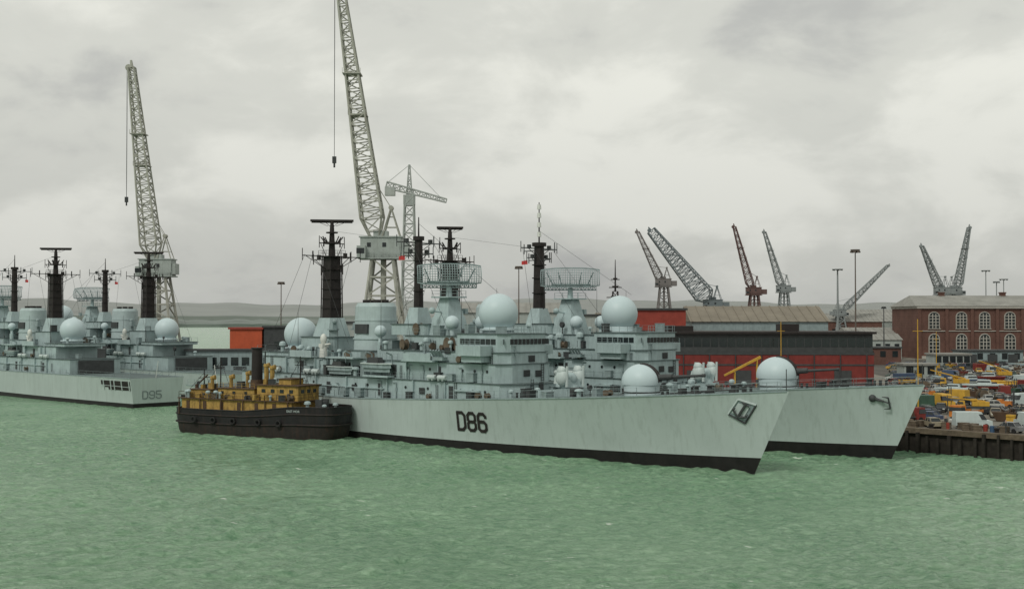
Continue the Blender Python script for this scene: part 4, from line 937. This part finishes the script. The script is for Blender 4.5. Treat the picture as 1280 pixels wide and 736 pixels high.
def fork(X,Y,rz,mat,lab):
    E=top("forklift",lab,"forklift",(X,Y,3.11),rz,"yard machinery on the quay")
    m=MB(); m.box(-1.5,.9,-.65,.65,.4,1.2,.1,.05); m.box(-1.5,-.6,-.6,.6,1.2,1.5); m.obj("body",[mat],E)
    m=MB()
    for x in(-.7,.6):
        for y in(-.55,.55): m.tube((x,y,1.2),(x*.85,y*.9,2.3),.05,n=4)
    m.box(-.75,.65,-.6,.6,2.3,2.38); m.obj("cage",[DARKG],E)
    m=MB()
    for y in(-.4,.4): m.box(1.0,1.15,y-.06,y+.06,.1,3.0); m.box(1.1,2.1,y-.06,y+.06,.1,.18)
    m.box(1.0,1.15,-.4,.4,1.4,1.5); m.obj("lift_mast",[DARKG],E)
    for x in(-1,.6):
        for y in(-.62,.62): place(whm,"wheel",E,(x,y,.35),scale=(1.1,1.5,1.1))
def put(fn,X,Y,r,*a):
    occ.append((X,Y,r)); fn(X,Y,*a)
put(mobile_crane,97,262,4,2.8,"yellow mobile crane with lowered boom on the quay",.25)
put(mobile_crane,101,228,4,.3,"yellow mobile crane with boom raised slightly",.2)
put(mobile_crane,122,300,4,3.0,"yellow mobile crane among stored boats",.35)
put(mobile_crane,76,197,4,2.9,"small yellow mobile crane parked near quay edge",.1,YEL,.6)
put(boatland,98,250,4,2.9,RED,PALE,"red and white work boat on a cradle")
put(boatland,88,240,4,2.6,PALE,PALE,"pale work boat on a cradle on quay",.7)
put(boatland,112,283,4,3.2,RED,RED,"red lifeboat on a cradle among vehicles")
put(boatland,104,272,4,.2,PALE,BLUE,"white and blue launch stored on quay",.75)
for (X,Y,a,mt,cn) in((62,206,.2,GREEN,"green"),(69,204,.1,GREEN,"green"),(66,211,.15,GREEN,"green"),(110,255,.1,RED,"red"),(93,285,.1,BLUE,"blue"),(135,345,.3,RED,"red"),(142,360,.1,BROWN,"brown")): put(container,X,Y,2.8,a,mt,cn)
for X,Y,mt,cn in((83,186,YEL,"yellow"),(95,200,BROWN,"brown"),(88,229,BROWN,"brown"),(75,240,YEL,"yellow"),(99,239,GREEN,"green"),(73,178,BROWN,"brown"),(118,262,YEL,"yellow")): put(skipbin,X,Y,2.0,rc.uniform(0,3),mt,cn)
for X,Y,mt in((70,190,YEL),(84,204,ORANGE),(90,192,YEL),(102,246,ORANGE),(72,172,YEL),(79,181,YEL)): put(fork,X,Y,1.8,rc.uniform(0,6),mt,"small forklift truck working among parked cars")
for X,Y,mt,cn in((71,166,PALE,"white"),(79,174,BLUE,"blue"),(88,208,PALE,"white"),(108,236,PALE,"white"),(95,232,RED,"red"),(116,275,PALE,"white"),(110,300,BLUE,"blue"),(132,330,PALE,"white"),(86,198,PALE,"white"),(74,206,YEL,"yellow")): put(van,X,Y,2.6,rc.uniform(0,6),mt,cn)
TR=[(YEL,"yellow"),(RED,"red"),(GREY2,"grey"),(ORANGE,"orange"),(BLUE,"blue"),(DARKG,"dark"),(YEL,"yellow")]
cnt=0;tries=0
while cnt<38 and tries<3000:
    tries+=1; D_=160+220*rc.random()**1.3; X_=rc.uniform(.32,.46)*D_+1; Y_=D_
    if inland(X_,Y_)<6 or not free(X_,Y_,3.6): continue
    kind=rc.choice(["t","t","p","d","s","k","k","v"]); a=rc.choice([.1,.3,ANG,ANG+pi/2,2.9,1.4])+rc.uniform(-.2,.2)
    if kind=="t": mt,cn=rc.choice(TR); put(truck,X_,Y_,3.7,a,mt,cn,rc.randrange(3))
    elif kind=="p": put(pipes,X_,Y_,3.0,a,rc.choice([BROWN,GREY2,YEL]))
    elif kind=="d": put(cable_drum,X_,Y_,1.3,a)
    elif kind=="s": mt,cn=rc.choice([(YEL,"yellow"),(BROWN,"brown"),(RED,"red")]); put(skipbin,X_,Y_,2.0,a,mt,cn)
    elif kind=="v": mt,cn=rc.choice([(PALE,"white"),(BLUE,"blue"),(YEL,"yellow")]); put(van,X_,Y_,2.6,a,mt,cn)
    else: put(fork,X_,Y_,1.8,a,rc.choice([YEL,ORANGE]),"small forklift truck working among parked cars")
    cnt+=1
Dv=158
while Dv<392:
    x0=.318*Dv; x1=.445*Dv+3; x=x0
    base=rc.choice([pi/2+.1,pi/2-.3,.1,ANG]) 
    st=2.5 if abs(sin(base))>.8 else 4.7
    while x<x1:
        Y=Dv+(x-x0)*.12+rc.uniform(-.8,.8)
        if inland(x,Y)>3.2 and rc.random()<.85 and free(x,Y,1.7):
            car(x,Y,base+rc.uniform(-.2,.2)+(pi if rc.random()<.5 else 0),rc.choices(names,wts)[0]); occ.append((x,Y,.7))
        x+=st*rc.uniform(.95,1.3)
    Dv+=(5.1 if abs(sin(base))>.8 else 3.1)*(1+(Dv-160)/260)
cm=MB(); cm.box(-.6,.6,-.5,.5,0,.9)
for z in(.1,.45,.8): cm.box(-.64,.64,-.54,.54,z-.05,z+.05)
crm=cm.mesh("crate",[TIMBL]); dmB=MB(); dmB.tube((0,0,0),(0,0,.9),.3,n=12); dmB.tube((0,0,.28),(0,0,.33),.33,n=12); dmB.tube((0,0,.6),(0,0,.65),.33,n=12); drm=dmB.mesh("oil_drum",[mk("drum_blue",(.05,.1,.18),.5,.2)]); drm2=dmB.mesh("oil_drum",[REDB])
for i in range(60):
    t=rc.uniform(-26,42); n_=rc.uniform(1.8,4.8); p=Qp(t,n_)
    if rc.random()<.6: o=place(crm,"crate",None,(p[0],p[1],3.11),rc.uniform(0,3)); tag(o,"wooden slatted crate lying near the quay edge","crate","crates on the quay")
    else: o=place(rc.choice([drm,drm2]),"oil_drum",None,(p[0],p[1],3.11)); tag(o,"steel oil drum standing near the quay edge","drum","oil drums on the quay")
E=top("loading_boom","small plain yellow loading boom on legs beside inner destroyer","crane boom",(42,203,3.1),radians(183))
m=MB(); m.tube((0,0,8.7),(6.2,0,5.6),.3,.22,n=4); m.obj("boom",[YEL],E)
for x,z in((.6,8.2),(4.4,6.2)):
    m=MB(); m.tube((x,-.5,0),(x,-.2,z),.1,n=5); m.tube((x,.5,0),(x,.2,z),.1,n=5); m.tube((x,-.4,z*.5),(x,.4,z*.5),.08,n=5); m.obj("support_leg",[YEL],E)
def person():
    me_=bpy.data.meshes.new("person"); V=[(0,0,.92),(0,0,1.12),(0,0,1.38),(0,0,1.5),(0,0,1.62),(0,0,1.74),(0,.1,.88),(.03,.11,.48),(0,.12,.06),(.12,.12,.03),(0,-.1,.88),(.0,-.11,.48),(-.04,-.12,.06),(.08,-.12,.03),(0,.2,1.4),(.02,.26,1.12),(.1,.25,.88),(0,-.2,1.4),(.02,-.26,1.12),(.08,-.25,.88)]
    R=[.15,.14,.16,.06,.1,.07,.1,.07,.05,.04,.1,.07,.05,.04,.07,.05,.04,.07,.05,.04]
    Ed=[(0,1),(1,2),(2,3),(3,4),(4,5),(0,6),(6,7),(7,8),(8,9),(0,10),(10,11),(11,12),(12,13),(2,14),(14,15),(15,16),(2,17),(17,18),(18,19)]
    me_.from_pydata(V,Ed,[]); ob=bpy.data.objects.new("person",me_); COL.objects.link(ob)
    ob.modifiers.new("skin","SKIN")
    for i,v in enumerate(me_.skin_vertices[0].data if me_.skin_vertices else []): v.radius=(R[i],R[i])
    return ob
def person_mesh(mats):
    ob=person()
    bpy.context.view_layer.update()
    me2=bpy.data.meshes.new_from_object(ob.evaluated_get(bpy.context.evaluated_depsgraph_get())); bpy.data.objects.remove(ob)
    for mt in mats: me2.materials.append(mt)
    for p in me2.polygons:
        z=p.center.z; p.material_index=0 if z<.9 else 1 if z<1.47 and not(abs(p.center.y)>.2 and z<.95) else 2; p.use_smooth=True
    return me2
SKIN=mk("skin",(.42,.27,.2),.6)
pms=[person_mesh([DARKG,BLUE,SKIN]),person_mesh([BLUE,ORANGE,SKIN]),person_mesh([DARKG,DARKG,SKIN])]
for i in range(10):
    t=rc.uniform(-20,30);n_=rc.choice([2.4,3.0,3.6]); p=Qp(t,n_)
    k=i%3; o=place(pms[k],"person",None,(p[0],p[1],3.11),rc.uniform(0,6)); tag(o,["person in dark trousers and blue jacket standing on quay","person in blue trousers and orange jacket standing on quay","person in dark overalls standing on the quay"][k],"person","dock workers on the quay")

# ------------------------------------------------------------------ world & sun
w=bpy.data.worlds.new("World"); scene.world=w; w.use_nodes=True; nt=w.node_tree;N=nt.nodes;L=nt.links
bg=N["Background"]; bg.inputs["Strength"].default_value=.1
sky=N.new("ShaderNodeTexSky"); sky.sky_type='NISHITA'; sky.sun_disc=False; sky.sun_elevation=radians(48); sky.sun_rotation=radians(215); sky.dust_density=4
tc=N.new("ShaderNodeTexCoord")
def wn(scale,det,rough,dist,vs,loc):
    mp=N.new("ShaderNodeMapping"); mp.inputs["Scale"].default_value=vs; mp.inputs["Location"].default_value=loc
    L.new(tc.outputs["Generated"],mp.inputs["Vector"])
    n=N.new("ShaderNodeTexNoise"); n.inputs["Scale"].default_value=scale; n.inputs["Detail"].default_value=det; n.inputs["Roughness"].default_value=rough; n.inputs["Distortion"].default_value=dist; L.new(mp.outputs["Vector"],n.inputs["Vector"]); return n
na=wn(2.4,8,.5,.1,(1,1,2.4),(1.3,.7,.35)); nb=wn(7.5,8,.55,.3,(1,1,1.9),(4.3,2.7,.0))
ma=N.new("ShaderNodeMath"); ma.operation='MULTIPLY_ADD'; ma.inputs[1].default_value=.4; L.new(nb.outputs["Fac"],ma.inputs[0])
mb=N.new("ShaderNodeMath"); mb.operation='MULTIPLY'; mb.inputs[1].default_value=.6; L.new(na.outputs["Fac"],mb.inputs[0]); L.new(mb.outputs[0],ma.inputs[2])
r=N.new("ShaderNodeValToRGB"); r.color_ramp.interpolation='EASE'; e=r.color_ramp.elements; e[0].position=.39; e[0].color=(.52,.525,.495,1); e[1].position=.59; e[1].color=(.84,.84,.765,1); k=e.new(.49); k.color=(.68,.685,.625,1)
L.new(ma.outputs[0],r.inputs["Fac"])
sp=N.new("ShaderNodeSeparateXYZ"); L.new(tc.outputs["Generated"],sp.inputs[0])
r2=N.new("ShaderNodeValToRGB"); e=r2.color_ramp.elements; e[0].position=.0; e[0].color=(.74,.745,.77,1); e[1].position=.19; e[1].color=(1.0,1.0,1.0,1); L.new(sp.outputs["Z"],r2.inputs["Fac"])
mu=N.new("ShaderNodeMix"); mu.data_type='RGBA'; mu.blend_type='MULTIPLY'; mu.inputs[0].default_value=1; L.new(r.outputs["Color"],mu.inputs[6]); L.new(r2.outputs["Color"],mu.inputs[7])
sc=N.new("ShaderNodeVectorMath"); sc.operation='SCALE'; sc.inputs["Scale"].default_value=10; L.new(mu.outputs[2],sc.inputs[0])
mx=N.new("ShaderNodeMix"); mx.data_type='RGBA'; mx.inputs[0].default_value=.95; L.new(sky.outputs["Color"],mx.inputs[6]); L.new(sc.outputs["Vector"],mx.inputs[7])
L.new(mx.outputs[2],bg.inputs["Color"])
sl=bpy.data.lights.new("sun",'SUN'); sl.energy=1.5; sl.angle=radians(14); sl.color=(1,.97,.9)
so=bpy.data.objects.new("sun",sl); COL.objects.link(so)
el=radians(48); az=radians(215)
dv=Vector((sin(az)*cos(el),cos(az)*cos(el),sin(el)))
so.rotation_euler=dv.to_track_quat('Z','Y').to_euler()

# ------------------------------------------------------------------ camera
cam=bpy.data.cameras.new("camera"); co_=bpy.data.objects.new("camera",cam); COL.objects.link(co_)
cam.lens=42.19; cam.sensor_width=36; cam.clip_end=30000; cam.clip_start=1
co_.location=(0,0,18.3); co_.rotation_euler=(radians(90+1.146),0,0)
scene.camera=co_
scene.view_settings.view_transform='Standard'; scene.view_settings.look='None'; scene.view_settings.exposure=0
